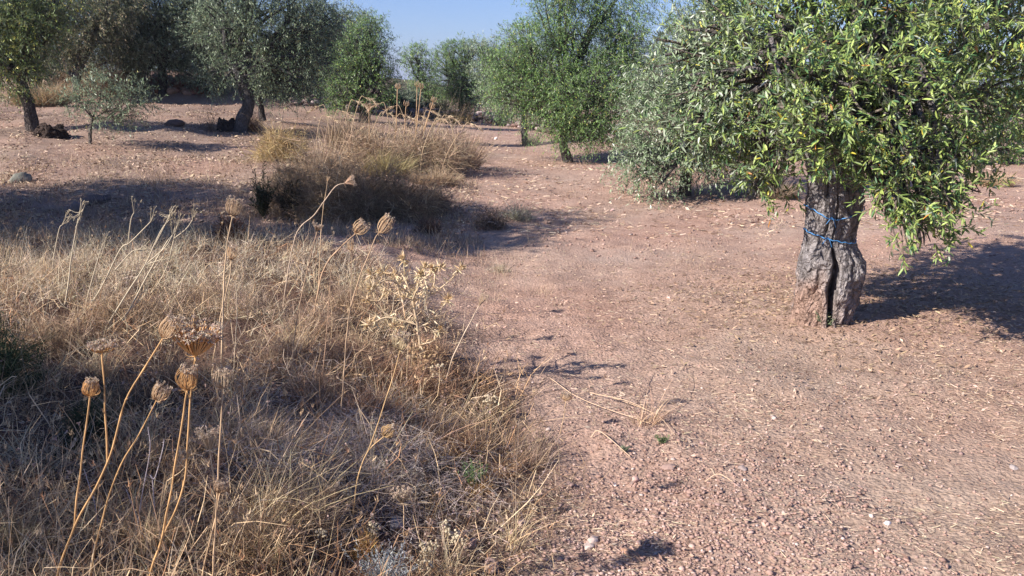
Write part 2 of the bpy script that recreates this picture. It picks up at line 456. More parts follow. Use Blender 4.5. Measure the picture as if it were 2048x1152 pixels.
def olive(label, base, blobs, trunk=None, w=(40, 30), L=0.06, dens=1.0, pal='green', group='olive trees', bark=(0.10, 0.09, 0.085), name='olive_tree', cat='olive tree',
          gap=0.47, per=12, root=None, D=None, spray=0.24, droop=0.22, inner=0.45, rmul=1.0):
    """base = pixel of the foot, blobs = (px, py, r_px, depth offset in m), trunk = pixels up to the fork"""
    g = G(*base) if D is None else np.array([P(base[0], base[1], D)[0], D, 0])
    g[2] = height(g[0], g[1])
    D = g[1]; s = D / FPX
    W = [(P(px, py, D + dd), r * s * rmul) for px, py, r, dd in blobs]
    W0 = list(W)
    for c_, r_ in W0:
        for _ in range(3):
            o_ = unit(1)[0]; o_[2] = abs(o_[2]) * .8 - .15
            W.append((c_ + o_ * r_ * random.uniform(.85, 1.15), r_ * random.uniform(.25, .42)))
    t = thing(name, g, label, cat, group)
    tb = MB()
    pts = [g - np.array([0, 0, 0.1])] + [P(a[0], a[1], D + (a[2] if len(a) > 2 else 0)) for a in (trunk or [])]
    path = spline(pts, 8)
    r = np.linspace(w[0] * s / 2, w[1] * s / 2, len(path))
    zz = np.linalg.norm(path - path[0], axis=1)
    r = r * (1 + 0.28 * np.exp(-zz / (w[0] * s * 0.5)))
    n = 14
    v0 = tb.n
    tb.tube(path, r, n, bark)
    vv = tb.v[-1]; ctr = np.repeat(path, n, 0)
    amp = 1 + 0.16 * noise(vv[:, 0], vv[:, 1], vv[:, 2] * .4, r.mean() * 2.2, 3)
    tb.v[-1] = ctr + (vv - ctr) * amp[:, None]
    limbs(tb, path[-1], r[-1], W0, bark, 7)
    area = sum(math.pi * rr * rr for c, rr in W)
    nl = dens * 1.9 * area / (L * L * 0.22 * 0.55)
    cb = crown_mesh(W, nl / per, L, pal, per=per, gap=gap, twigs=tb, spray=spray, droop=droop, inner=inner)
    tb.build('trunk', M['bark'], t, smooth=True)
    cb.build('crown', M['leaf'], t)
    return t

# ---- the big olive on the right ------------------------------------------------
def main_tree():
    g = G(1652, 640); D = g[1]; s = D / FPX
    t = thing('olive_tree', g, 'nearest olive tree, gnarled cleft trunk tied with blue cord, green and yellow leaves', 'olive tree', 'olive trees')
    ys = [655, 640, 615, 590, 565, 545, 520, 500, 480, 460, 430, 400, 370, 340, 310, 280]
    Lp = [1586, 1592, 1594, 1594, 1597, 1601, 1604, 1607, 1611, 1613, 1616, 1618, 1619, 1619, 1612, 1600]
    Rp = [1712, 1700, 1704, 1712, 1718, 1723, 1722, 1714, 1703, 1708, 1718, 1719, 1718, 1720, 1728, 1745]
    zz = np.array([P(1650, y, D)[2] for y in ys]); 
    xl = np.array([P(a, y, D)[0] for a, y in zip(Lp, ys)]); xr = np.array([P(a, y, D)[0] for a, y in zip(Rp, ys)])
    nz, nt_ = 230, 320
    z = np.linspace(zz[0] - 0.05, zz[-1], nz)
    a = np.interp(z, zz, xl); bb = np.interp(z, zz, xr)
    for _ in range(3):
        a[1:-1] = (a[:-2] + a[1:-1] + a[2:]) / 3; bb[1:-1] = (bb[:-2] + bb[1:-1] + bb[2:]) / 3
    cx = (a + bb) / 2; rx = (bb - a) / 2
    th = np.linspace(0, 2 * np.pi, nt_, endpoint=False)      # th = -pi/2 faces the camera
    Z = np.repeat(z[:, None], nt_, 1); T = np.repeat(th[None], nz, 0)
    h = (z - z[0]) / (z[-1] - z[0])
    H = np.repeat(h[:, None], nt_, 1)
    zk = lambda y: np.interp(y, ys, zz)if False else P(1650, y, D)[2]
    r = np.ones_like(Z)
    # flutes twisting up the trunk
    tw = T + Z * 0.9
    r += 0.045 * np.sin(5 * tw + 0.8 * np.sin(Z * 7)) * (0.3 + 0.7 * H) + 0.03 * np.sin(11 * tw + 1.3 + 2 * np.sin(Z * 11)) 
    X0 = np.cos(T) * 0.2; Y0 = np.sin(T) * 0.2
    r += 0.050 * noise(X0, Y0, Z * 0.8, 0.17, 1) + 0.028 * noise(X0, Y0, Z, 0.07, 2) + 0.016 * noise(X0, Y0, Z, 0.03, 3)
    # sinewy ridges on the upper right
    r += 0.05 * np.abs(np.sin(8 * T - Z * 9 + 2 * noise(X0, Y0, Z, .15, 4))) * smooth(zk(500), zk(440), Z) * smooth(-1.75, -1.3, T - 2 * np.pi * (T > 4.9) * 0 - 0 * T) * 0
    Tm = (T + 0.34 + np.pi) % (2 * np.pi) - np.pi                    # -pi..pi, front = -pi/2
    # cleft
    cz = np.interp(Z, [zk(650), zk(600), zk(560), zk(520), zk(498)], [-1.32, -1.36, -1.46, -1.38, -1.42])
    wdt = np.interp(Z, [zk(650), zk(600), zk(570), zk(530), zk(498), zk(470)], [0.08, 0.10, 0.15, 0.12, 0.07, 0.035])
    dep = np.interp(Z, [zk(655), zk(640), zk(500), zk(470), zk(300)], [0.55, 0.62, 0.55, 0.16, 0.10])
    cl = np.exp(-((Tm - cz) / wdt) ** 4)
    cln = np.exp(-((Tm - cz) / (wdt * 2.4)) ** 2)
    r -= dep * cl; r += 0.07 * (cln - cl) * smooth(zk(480), zk(540), Z) 
    # second crack on the right lobe near the foot
    c2 = np.exp(-((Tm + 0.72 + 0.12 * np.sin(Z * 22)) / 0.07) ** 2) * smooth(zk(545), zk(600), Z)
    r -= 0.30 * c2
    c3 = np.exp(-((Tm + 1.98 + 0.05 * np.sin(Z * 40)) / 0.035) ** 2) * smooth(zk(545), zk(560), Z) * smooth(zk(585), zk(570), Z)
    r -= 0.12 * c3
    # dark vertical fold running up from the cleft
    c4 = np.exp(-((Tm + 1.62 + 0.25 * H + 0.05 * np.sin(Z * 17)) / 0.055) ** 2) * smooth(zk(490), zk(450), Z)
    r -= 0.17 * c4
    r += 0.012 * np.abs(noise(X0 * 1.6, Y0 * 1.6, Z * .45, 0.028, 2)) - 0.018 * (np.abs(noise(X0, Y0, Z * .35, 0.05, 5)) < .12)
    # burls: (theta, y px, size, height)
    for (tt, yy, ss, hh) in [(-2.05, 520, .10, .10), (-2.3, 535, .06, .08), (-1.78, 512, .12, .10), (-1.85, 550, .05, .07), (-0.45, 535, .16, .12), (-1.62, 548, .045, .14), (-.9, 580, .12, .06),
                             (-0.35, 575, .08, .10), (-2.4, 590, .14, .07), (-1.9, 600, .13, .08), (-1.2, 425, .13, .07), (-1.0, 455, .11, .07), (-.6, 440, .10, .06), (-2.5, 560, .07, .08),
                             (-1.0, 620, .1, .06), (-2.1, 565, .05, .06), (-2.2, 505, .05, .05)]:
        dz = (Z - zk(yy)) / (ss * 0.42); dt = (Tm - tt) / (ss * 1.9)
        q_ = dz * dz + dt * dt
        r += hh * np.exp(-q_) - 0.03 * np.exp(-((np.sqrt(q_) - 1.35) / .22) ** 2)
    # ropey right half above the second cord
    rope = np.sin(9 * Tm + 14 * (Z - z[0]) + 1.8 * noise(X0, Y0, Z, .2, 4)) 
    r += 0.055 * rope * smooth(-1.65, -1.35, Tm) * smooth(0.5, 0.1, Tm) * smooth(zk(500), zk(450), Z)
    # root flare with buttresses
    r += 0.035 * np.abs(noise(X0, Y0, Z * .6, 0.11, 4)) + 0.02 * noise(X0, Y0, Z, 0.045, 5)
    fl = np.exp(-(Z - z[0]) / 0.07)
    r += fl * (0.14 + 0.26 * np.maximum(0, np.sin(5 * T + 1))) + np.exp(-(Z - z[0]) / .2) * .05
    Xv = cx[:, None] + rx[:, None] * r * np.cos(T); Yv = D + rx[:, None] * 0.95 * r * np.sin(T)
    v = np.stack([Xv, Yv, Z], -1)
    i = np.arange(nz - 1)[:, None]; j = np.arange(nt_)[None]
    q = np.stack([i * nt_ + j, i * nt_ + (j + 1) % nt_, (i + 1) * nt_ + (j + 1) % nt_, (i + 1) * nt_ + j], -1).reshape(-1, 4)
    grey = np.array([0.27, 0.25, 0.245]); pale = np.array([0.40, 0.37, 0.355]); earth = np.array([0.40, 0.275, 0.215])
    ne = noise(X0, Y0, Z, 0.25, 2)
    e = (smooth(zk(530), zk(600), Z + 0.07 * ne) * (0.35 + 0.65 * smooth(-1.35, -1.75, Tm)))[..., None]
    pl = (smooth(0.0, 0.9, noise(X0, Y0, Z, 0.12, 4)) * smooth(zk(470), zk(520), Z) * .8)[..., None]
    c = grey * (1 - pl) + pale * pl
    c = c * (1 - e) + earth * e
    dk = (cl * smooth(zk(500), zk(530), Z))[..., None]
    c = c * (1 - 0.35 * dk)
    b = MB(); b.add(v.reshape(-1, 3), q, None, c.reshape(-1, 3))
    surf = (z, th, Xv, Yv)
    # limbs
    top = np.array([cx[-1], D, z[-1]])
    bl = [(1380, 150, 85, .1), (1345, 225, 60, .2), (1400, 60, 85, .3), (1375, 280, 36, .2), (1330, 110, 50, .3), (1430, 300, 46, .2), (1400, 250, 60, 0), (1470, 120, 100, 0.3), (1440, 250, 75, .3), (1520, 270, 90, -.2), (1560, 150, 120, -.3), (1600, 50, 130, 0), (1520, 10, 110, .5), (1650, 250, 90, -.5), (1700, 170, 120, -.6),
          (1750, 60, 130, -.3), (1800, 220, 110, -.5), (1850, 130, 130, -.3), (1900, 30, 130, 0), (1950, 230, 110, -.1), (1900, 320, 75, -.2), (1840, 350, 75, -.3), (1850, 410, 62, -.7), (1890, 425, 50, -.6), (1815, 460, 34, -.75), (1840, 480, 26, -.7), (1800, 395, 40, -.7), (1925, 390, 44, -.4), (1500, 350, 36, 0), (1795, 440, 28, -.6), (1800, 340, 60, -.65), (1880, 355, 66, -.6), (1860, 455, 40, -.65), (1930, 330, 60, -.3),
          (1990, 120, 130, .2), (2060, 220, 120, .3), (2080, 60, 140, .4), (1530, 370, 38, 0.1), (1560, 345, 40, 0.1), (1510, 395, 20, .1), (1745, 330, 60, -.5), (1650, 320, 42, -.45), (1780, 400, 30, -.4), (1380, 60, 50, .8),
          (1650, -90, 170, .1), (1850, -110, 180, .2), (2020, -60, 150, .3), (1500, -90, 120, .5), (1750, 0, 200, .9), (1950, 100, 190, 1.1), (1550, 120, 130, 1.0), (1700, 200, 110, .7), (1870, 250, 110, .9), (1750, -230, 170, .3), (1930, -230, 140, .4), (1490, 330, 45, .3), (1480, 200, 60, -.2)]
    W = [(P(px, py, D + dd), rr * s) for px, py, rr, dd in bl]
    bark = (0.17, 0.155, 0.15)
    main = [P(1560, 100, D + .1), P(1660, 60, D + .3), P(1800, 80, D - .1), P(1930, 150, D + .3), P(1740, -60, D)]
    for e_ in main:
        pp = spline([top - np.array([0, 0, .25]), top + (e_ - top) * .35 + rng.normal(size=3) * .05, e_], 8)
        b.tube(pp, np.linspace(0.12, 0.05, len(pp)), 10, bark)
    for (c_, rr) in W:
        st = main[int(np.argmin([np.linalg.norm(c_ - m_) for m_ in main]))]
        st = top + (st - top) * random.uniform(.35, .9)
        pp = spline([st, (st + c_) / 2 + rng.normal(size=3) * .08 + np.array([0, 0, .12]), c_], 6)
        b.tube(pp, np.linspace(0.035, 0.008, len(pp)), 6, bark)
        for k in range(5):
            e_ = c_ + unit(1)[0] * rr * .9; a_ = pp[random.randint(5, len(pp) - 1)]
            p2 = spline([a_, (a_ + e_) / 2 + rng.normal(size=3) * .04, e_], 4)
            b.tube(p2, np.linspace(0.010, 0.003, len(p2)), 5, (0.2, 0.17, 0.14))
    area = sum(math.pi * rr * rr for c_, rr in W)
    cb = crown_mesh(W, area * 370, 0.054, 'main', fold=True, per=14, gap=0.52, twigs=b, spray=0.12, droop=0.05, yellow_side=(W[0][0][0] + 1.2, W[0][0][0] + 3.0), silver_side=(W[0][0][0] + .55, W[0][0][0] - .05), inner=0.35)
    b.build('trunk', M['bark'], t, smooth=True)
    cb.build('crown', M['leaf'], t)
    # blue cords
    def cord(ypts, label):
        # ypts: heights at front angles; the cord hugs the bark
        c = MB(); pts = []
        for k in range(120):
            a_ = -np.pi + 2 * np.pi * k / 120
            yy = np.interp(a_, [q_[0] for q_ in ypts], [q_[1] for q_ in ypts]); zc = zk(yy)
            iz = int(np.clip(np.searchsorted(z, zc), 1, nz - 1)); 
            jt = int(((a_ % (2 * np.pi)) / (2 * np.pi)) * nt_) % nt_
            rr_ = max(np.hypot(Xv[iz, (jt + o) % nt_] - cx[iz], Yv[iz, (jt + o) % nt_] - D) for o in range(-12, 13)) + .004
            pts.append([cx[iz] + rr_ * math.cos(a_), D + rr_ * math.sin(a_), zc])
        pts = np.array(pts); pts = (np.roll(pts, 1, 0) + pts + np.roll(pts, -1, 0)) / 3
        pts = np.vstack([pts, pts[:2]])
        pts[:, 2] += .003 * np.sin(np.arange(len(pts)) * .9); c.tube(pts, 0.0034, 7)
        ko = pts[int(120 * (np.pi - 1.95) / (2 * np.pi))]
        for sgn in (-1, 1):
            th_ = np.linspace(0, 2 * np.pi, 14)
            ring = ko + np.stack([np.cos(th_) * .005 + sgn * .003, np.full(14, -.003), np.sin(th_) * .005], -1)
            c.tube(ring, 0.0028, 6)
            c.tube(spline([ko, ko + np.array([sgn * .012, -.008, -.008]), ko + np.array([sgn * .03, -.006, -.035 - .02 * (sgn > 0)])], 4), np.linspace(.003, .002, 9), 6)
        o = c.build('cord', M['cord'], origin=pts[0], smooth=True)
        tag(o, label, 'cord', 'blue cords round the olive trunk')
    cord([(-np.pi, 412), (-2.6, 417), (-2.1, 430), (-1.75, 432), (-1.3, 424), (-.7, 420), (0, 412), (np.pi, 412)], 'upper blue cord, knotted and sagging round the bark of the nearest trunk')
    cord([(-np.pi, 458), (-2.5, 464), (-2.0, 470), (-1.4, 476), (-.8, 481), (0, 475), (np.pi, 458)], 'lower blue cord tied round the nearest trunk just above its cleft')
    return D
DM = main_tree()

# ---- the other olives -----------------------------------------------------------
olive('tall green olive on slim trunk behind the silvery bush, middle right', (1140, 325),
      [(1080, 120, 85, 0), (1180, 80, 95, .3), (1130, 30, 70, 0), (1250, 60, 70, .2), (1040, 170, 65, .2), (1120, 200, 80, -.5), (1200, 200, 90, -.7), (1260, 160, 80, -.2), (1010, 190, 45, .3), (1160, 255, 42, -.7),
       (1230, 258, 42, -.6), (1260, 225, 50, -.3), (1110, 240, 40, -.3), (1100, 130, 90, 1), (1200, 130, 100, 1), (1060, 90, 50, .2), (1120, -30, 70, .3), (1230, -30, 80, .4), (1085, 225, 40, 0), (1020, 120, 45, .4), (1190, 275, 30, -.7), (1130, 268, 30, -.5)],
      [(1128, 290), (1130, 250)], (20, 15), 0.062, 0.95, 'green', per=12, gap=.42, inner=.3)
olive('silvery olive with boughs trailing on the earth between two green olives', (1370, 390),
      [(1350, 170, 70, 0), (1400, 230, 80, -.2), (1330, 260, 70, -.1), (1450, 180, 80, 0), (1400, 110, 75, 0), (1470, 70, 80, 0), (1290, 300, 48, -.3), (1296, 345, 38, -.5), (1400, 325, 48, -.2), (1460, 325, 48, 0), (1350, 320, 46, -.3), (1320, 368, 20, -.9), (1400, 290, 55, -.2), (1460, 285, 55, 0),
       (1420, 60, 60, .1), (1380, 50, 40, .3), (1250, 310, 35, 0), (1310, 200, 45, .2), (1500, 310, 36, .3), (1450, -10, 70, .2), (1400, 200, 90, 1), (1275, 345, 28, -.4)],
      [(1372, 350), (1385, 300)], (26, 20), 0.066, 1.0, 'silver', per=12, gap=.35, spray=.26)
olive('thin young olive seen past the left side of the tall green olive', (1052, 292),
      [(1040, 200, 40, 0), (1070, 170, 45, 0), (1020, 160, 40, .2), (1055, 130, 45, 0), (1000, 205, 30, 0)], [(1048, 260), (1050, 220)], (14, 10), 0.08, .8, 'silver', per=10)
olive('pale silvery olive above the low stone wall', (1000, 252),
      [(990, 150, 32, 0), (975, 195, 28, 0), (1010, 120, 34, 0), (985, 105, 26, 0), (955, 90, 20, 0), (1000, 215, 26, 0), (965, 140, 26, 0)], [(1000, 230), (995, 190)], (12, 9), 0.09, 1.1, 'silver', per=10)
olive('round topped olive behind the wall, right of the narrow one', (920, 222),
      [(905, 115, 30, 0), (895, 160, 34, 0), (930, 150, 34, 0), (920, 105, 26, 0), (915, 190, 30, 0), (945, 185, 28, 0), (950, 100, 22, 0), (885, 125, 22, 0), (890, 195, 26, 0), (930, 200, 26, 0), (960, 160, 26, 0), (960, 205, 24, 0)], [(922, 205), (918, 175)], (12, 9), 0.10, 1.1, 'green', per=10, rmul=1.15, gap=.35)
olive('small narrow olive left of the round one, hills showing beside it', (842, 215),
      [(838, 115, 26, 0), (825, 130, 20, 0), (850, 145, 22, 0), (835, 105, 16, 0), (848, 175, 26, 0), (862, 195, 22, 0), (830, 185, 20, 0), (850, 205, 22, 0)], [(842, 200), (840, 165)], (9, 7), 0.11, 1.0, 'green', per=10, gap=.4, rmul=1.15)
olive('olive with a notched crown standing alone against the sky', (728, 245),
      [(738, 75, 38, 0), (745, 50, 22, 0), (715, 110, 42, 0), (755, 120, 36, 0), (690, 160, 40, 0), (740, 165, 45, 0), (762, 185, 30, 0), (672, 185, 32, 0), (700, 200, 34, 0), (715, 80, 26, 0), (770, 150, 20, 0)],
      [(730, 215), (715, 180)], (22, 16), 0.085, 1.1, 'green', per=10, gap=.35, rmul=1.08)
olive('olive with leaning blackened trunk on the bare slope, left', (478, 262),
      [(500, 120, 75, 0), (560, 80, 80, 0), (600, 140, 70, .2), (470, 60, 75, 0), (540, 30, 80, 0), (620, 60, 70, .3), (640, 110, 45, .2), (425, 150, 38, -.4), (428, 180, 26, -.4), (565, 155, 50, .3), (420, 60, 60, .2), (600, 10, 60, .2),
       (650, 40, 40, .4), (520, -30, 80, 0), (620, 185, 32, .4), (520, 90, 90, 1.2), (440, -30, 70, 0), (580, 120, 80, 1)],
      [(486, 240), (498, 205), (484, 165), (466, 128)], (27, 21), 0.078, 1.0, 'grey', per=10, bark=(0.13, 0.125, 0.125), gap=.55, rmul=.88, inner=.35)
olive('olive with yellowing leaves over its thin trunk at the left edge', (66, 262),
      [(20, 60, 60, 0), (70, 90, 45, 0), (30, 140, 50, -.2), (0, 110, 60, 0), (60, 40, 55, 0), (-40, 60, 80, .2), (90, 50, 45, .1), (10, 10, 60, 0), (60, 150, 28, -.1), (-30, 150, 50, 0), (20, -40, 70, .3), (110, 0, 50, .3)],
      [(58, 215), (44, 170), (40, 140)], (26, 16), 0.075, 1.15, 'yellow', gap=.2, per=12, bark=(0.12, 0.10, 0.09))
olive('broad dark olive reaching over the terrace, trunk hidden in shade', (325, 192),
      [(250, 70, 55, 0), (300, 40, 60, 0), (350, 80, 60, 0), (310, 110, 50, -.3), (380, 50, 60, .2), (260, 110, 42, 0), (400, 100, 45, .2), (330, 10, 60, 0), (350, 125, 34, 0), (395, 145, 34, .2), (420, 165, 24, .2), (280, 0, 60, 0), (380, 0, 60, 0), (290, 145, 28, -.3)],
      [(326, 165), (322, 130)], (18, 14), 0.095, 1.2, 'grey', per=10, gap=.2, bark=(0.06, 0.055, 0.05), inner=.35)
olive('dark olive with brownish leaves between the left edge tree and the terrace', (150, 205),
      [(150, 60, 55, 0), (110, 100, 40, 0), (190, 90, 50, 0), (200, 40, 55, 0), (140, 10, 60, 0), (220, 0, 60, 0), (150, 115, 24, 0), (210, 125, 26, 0), (100, 40, 50, 0), (60, 10, 60, .4)],
      [(150, 190), (155, 150)], (18, 14), 0.095, 1.15, 'brown', per=10, gap=.28)
olive('slight olive with forked pale trunk behind the blackened one', (526, 242),
      [(520, 170, 35, 0), (550, 150, 40, 0), (590, 150, 45, 0), (500, 150, 36, 0), (560, 185, 26, 0), (610, 175, 26, 0)], [(522, 215), (516, 190)], (14, 10), 0.085, .8, 'grey', per=10)
olive('farther olive filling the gap left of the notched crown', (640, 200),
      [(640, 110, 42, 0), (660, 140, 42, 0), (620, 150, 40, 0), (650, 80, 36, 0), (640, 175, 28, 0), (670, 100, 26, 0)], [(640, 185), (640, 150)], (10, 8), 0.11, .8, 'grey', per=10)
olive('bluish far olive glimpsed above the silvery olive', (1370, 240),
      [(1360, 80, 34, 0), (1340, 130, 38, 0), (1375, 40, 26, 0), (1380, 110, 36, 0), (1320, 170, 34, 0), (1390, 160, 34, 0)], [(1370, 200), (1365, 150)], (12, 9), 0.11, .8, 'grey', per=10, gap=.5)
olive('far dark olive low behind the right side of the nearest olive', (1960, 330),
      [(1950, 290, 40, 0), (2000, 280, 50, 0), (2040, 300, 40, 0), (1900, 290, 35, 0), (1980, 240, 50, 0), (2080, 260, 60, 0), (2020, 200, 60, 0), (2030, 325, 28, 0)], [(1962, 310), (1965, 280)], (16, 12), 0.08, .8, 'green', per=10)
olive('low far olive seen under the nearest crown, left of its trunk', (1590, 318),
      [(1570, 270, 36, 0), (1620, 260, 40, 0), (1540, 280, 30, 0), (1600, 220, 45, 0), (1650, 280, 30, 0), (1560, 300, 22, 0)], [(1592, 300), (1590, 270)], (14, 10), 0.08, .8, 'grey', per=10)
olive('far olive bush closing the gap below the distant hills', (800, 212),
      [(800, 185, 22, 0), (780, 190, 18, 0), (820, 190, 18, 0)], [(800, 205), (800, 195)], (7, 6), 0.12, .9, 'grey', per=10, gap=.2)
olive('leafy olive sapling with two thin stems by the rotten stump', (180, 288),
      [(180, 195, 34, 0), (235, 200, 40, -.2), (150, 205, 24, 0), (272, 210, 28, 0), (225, 225, 24, -.2), (262, 232, 20, -.3), (200, 175, 24, .1)],
      [(181, 262), (186, 235)], (7, 5), 0.075, 1.0, 'grey', per=10, bark=(0.17, 0.15, 0.13), name='olive_sapling', cat='sapling', gap=.5, droop=.15, rmul=1.15)
for (bx, by, ox, lb) in [(430, 192, 0, 'far olive filling the view behind the leaning blackened trunk, left one'), (570, 200, 10, 'far olive filling the view behind the leaning blackened trunk, right one'), (250, 182, -5, 'far olive above the orange terrace bank'),
                     (60, 188, 0, 'far olive behind the golden grass at the left edge'), (672, 208, 0, 'far olive touching the left side of the notched crown')]:
    olive(lb, (bx, by), [(bx + ox + random.uniform(-55, 55), by - random.uniform(50, 190), random.uniform(30, 46), random.uniform(-.5, .5)) for _ in range(11)] + [(bx, by - 60, 40, 0), (bx - 40, by - 70, 34, 0), (bx + 40, by - 75, 34, 0)],
          [(bx + 3, by - 20), (bx - 2, by - 45)], (14, 10), 0.10, .95, 'grey', per=10, gap=.4)
# neighbours of the same orchard standing just out of the picture; they throw the shade on the left, the one behind the viewer added for it
def offtree(label, x, y, blobs, tr=.16, gap=.25):
    g = np.array([x, y, float(height(x, y))])
    t = thing('olive_tree', g, label, 'olive tree', 'olive trees')
    tb = MB(); W = [(np.array(c, float), r) for *c, r in [(b_[0], b_[1], b_[2], b_[3]) for b_ in blobs]]
    path = spline([g - np.array([0, 0, .1]), g + np.array([.05, 0, .6]), g + np.array([-.03, .05, 1.3])], 8)
    tb.tube(path, np.linspace(tr * 1.3, tr * .8, len(path)), 14, (0.2, .19, .18))
    limbs(tb, path[-1], tr * .7, W, (0.17, .155, .15))
    area = sum(math.pi * r * r for c, r in W)
    cb = crown_mesh(W, area * 2.0 / (0.085 ** 2 * .22 * .55) / 10, 0.085, 'green', per=10, gap=gap, twigs=tb, inner=.2)
    tb.build('trunk', M['bark'], t, smooth=True); cb.build('crown', M['leaf'], t)
offtree('olive just beyond the left side whose shade crosses the path edge', -5.3, 6.3,
        [(-5.3, 6.3, 2.9, 1.1), (-5.0, 6.4, 3.3, .85), (-5.8, 6.0, 2.3, .9), (-5.0, 7.0, 2.6, .8), (-4.8, 6.1, 2.9, .7), (-5.7, 7.7, 3.3, .8), (-6.5, 7.3, 2.9, .9), (-5.5, 6.9, 4.0, .8)])
offtree('olive farther beyond the left side, shading the rocks', -8.4, 6.6,
        [(-8.4, 6.4, 2.8, 1.2), (-8.0, 7.1, 2.6, 1.0), (-7.7, 6.4, 3.1, .9), (-9.0, 6.7, 2.5, 1.0), (-9.3, 7.9, 3.0, 1.1), (-8.2, 8.3, 3.2, 1.0), (-10.2, 7.4, 2.8, 1.1)], gap=.35)
offtree('unseen olive added behind the left shoulder of the viewer to shade the near bank', -6.3, 1.0,  # unseen tree, added and shaped to darken the near bank
        [(-6.3, 1.0, 3.0, 1.0), (-5.8, 1.3, 2.5, .8), (-6.6, 1.6, 2.7, .8), (-6.0, .5, 2.8, .8), (-5.4, .8, 3.0, .85), (-5.7, .2, 2.8, .7), (-5.2, .2, 3.1, .6), (-5.3, 1.3, 3.2, .6)], gap=.3)
offtree('olive standing level with the dark rocks beyond the left side', -9.0, 9.3,
        [(-8.2, 8.9, 3.0, 1.0), (-9.4, 9.3, 3.0, 1.1), (-8.8, 9.6, 2.5, 1.0), (-9.6, 8.8, 3.4, .9)], gap=.42)

def far_trees():
    b = MB(); tb = MB()
    xs, ys = [], []
    for k in range(150):
        y = 75 * (6 ** rng.uniform(0, 1)); x = rng.uniform(-.62, .75) * y
        if abs(x / y + .118) < .045 and y < 220: continue
        h = rng.uniform(3.0, 4.6); z = float(height(x, y))
        n = 420
        c = np.array([x, y, z + h * .58]) + rng.normal(size=3) * .3
        u = unit(n) * (rng.uniform(.5, 1, n) ** .5)[:, None] * np.array([h * .55, h * .5, h * .45])
        u *= (1 + .25 * noise(u[:, 0] + k, u[:, 1], u[:, 2], 1.5, 2))[:, None]
        col = pick('grey', n)
        b.leaves(c + u, unit(n), unit(n), rng.uniform(.2, .4, n), rng.uniform(.1, .2, n), col, False)
        tb.tube(np.array([[x, y, z - .1], [x + .1, y, z + h * .4]]), np.array([.2, .13]), 6, (.12, .1, .09))
    o = b.build('far_grove', M['leaf']); tag(o, 'distant grey green olive grove below the horizon', 'far grove', kind='stuff')
    t = tb.build('trunks', M['bark'], o)
far_trees()
# ------------------------------------------------------------------ stones, wall, stumps
ICO = None
def ico():
    global ICO
    if ICO is None:
        import bmesh
        bm = bmesh.new(); bmesh.ops.create_icosphere(bm, subdivisions=3, radius=1)
        ICO = (np.array([v.co[:] for v in bm.verts]), np.array([[v.index for v in f.verts] for f in bm.faces])); bm.free()
    return ICO
def rock_into(b, c, size, col, seed=None, ang=4):
    v, f = ico(); r_ = np.random.default_rng(seed if seed is not None else rng.integers(1e9))
    o = v.copy()
    for _ in range(ang * 3):
        n = r_.normal(size=3); n /= np.linalg.norm(n); d = r_.uniform(.5, .85)
        ex = np.maximum(0, o @ n - d); o = o - ex[:, None] * n * .92
    o = o * (1 + .10 * noise(o[:, 0] + r_.uniform(0, 9), o[:, 1], o[:, 2], .7, 2)[:, None] + .05 * noise(o[:, 0], o[:, 1] + r_.uniform(0, 9), o[:, 2], .25, 3)[:, None])
    a = r_.uniform(0, 6.28); ca, sa = math.cos(a), math.sin(a)
    o = o * np.asarray(size); o = np.stack([o[:, 0] * ca - o[:, 1] * sa, o[:, 0] * sa + o[:, 1] * ca, o[:, 2]], -1)
    b.add(o + np.asarray(c), None, f, np.asarray(col))
def stone(px, py, wpx, hpx, label, col, seed):
    g = G(px, py); s = g[1] / FPX
    b = MB(); sz = (wpx * s / 2, wpx * s / 2 * .75, hpx * s * .6)
    c = g + np.array([0, sz[1] * .5, sz[2] * .35])
    rock_into(b, c, sz, np.array(col) * 1.2, seed)
    tag(b.build('stone', M['stone'], origin=c), label, 'stone', 'loose stones')
stone(985, 1145, 60, 34, 'largest reddish stone half buried at the bottom edge', (.27, .19, .16), 1)
stone(1178, 1100, 44, 14, 'flat pale slab, lower of the two stones lying together', (.42, .34, .29), 2)
stone(1187, 1088, 36, 18, 'pale block touching the flat pale slab, upper of the two', (.42, .33, .28), 3)
stone(1250, 1108, 28, 14, 'ochre stone right of the two pale stones', (.33, .20, .13), 4)
stone(1270, 966, 24, 16, 'round pink stone alone on the earth', (.45, .30, .25), 5)
stone(1340, 940, 36, 14, 'flat brown flake on clods above the pink stone', (.26, .18, .15), 6)
stone(1488, 944, 26, 13, 'grey oval stone in short straw right of centre', (.25, .2, .18), 7)
stone(1043, 1055, 26, 20, 'brown wedge stone above the largest reddish one', (.25, .18, .15), 8)
stone(790, 1062, 56, 30, 'grey stone crossed by dry stems beside the pale shrub', (.22, .20, .19), 9)
stone(945, 1095, 26, 24, 'dull pink stone among cream flower heads', (.3, .21, .18), 10)
stone(1338, 598, 11, 7, 'tiny pink stone lying far out on the bare path', (.5, .37, .32), 11)
stone(1380, 990, 18, 10, 'small dusky stone in clods below the flat flake', (.3, .2, .16), 12)
stone(1330, 1018, 20, 12, 'buff stone amid clods below the pink stone', (.36, .26, .2), 13)
stone(1140, 975, 24, 12, 'dull stone at the edge of the grey grass tuft', (.28, .19, .16), 14)
stone(1548, 838, 26, 8, 'grey slab flush with the earth right of the straw clump', (.33, .27, .24), 15)
stone(2030, 940, 24, 12, 'grey stone near the right edge', (.28, .24, .22), 16)
stone(1775, 1052, 20, 8, 'whitish chip on the lower right earth', (.62, .58, .54), 17)
stone(995, 448, 20, 12, 'pinkish stone beside the small dry bush', (.4, .28, .24), 18)
stone(1050, 862, 16, 8, 'small brown stone beside the fallen straws', (.3, .2, .16), 19)
stone(665, 1000, 18, 10, 'dark stone in the matted twigs', (.15, .12, .11), 20)
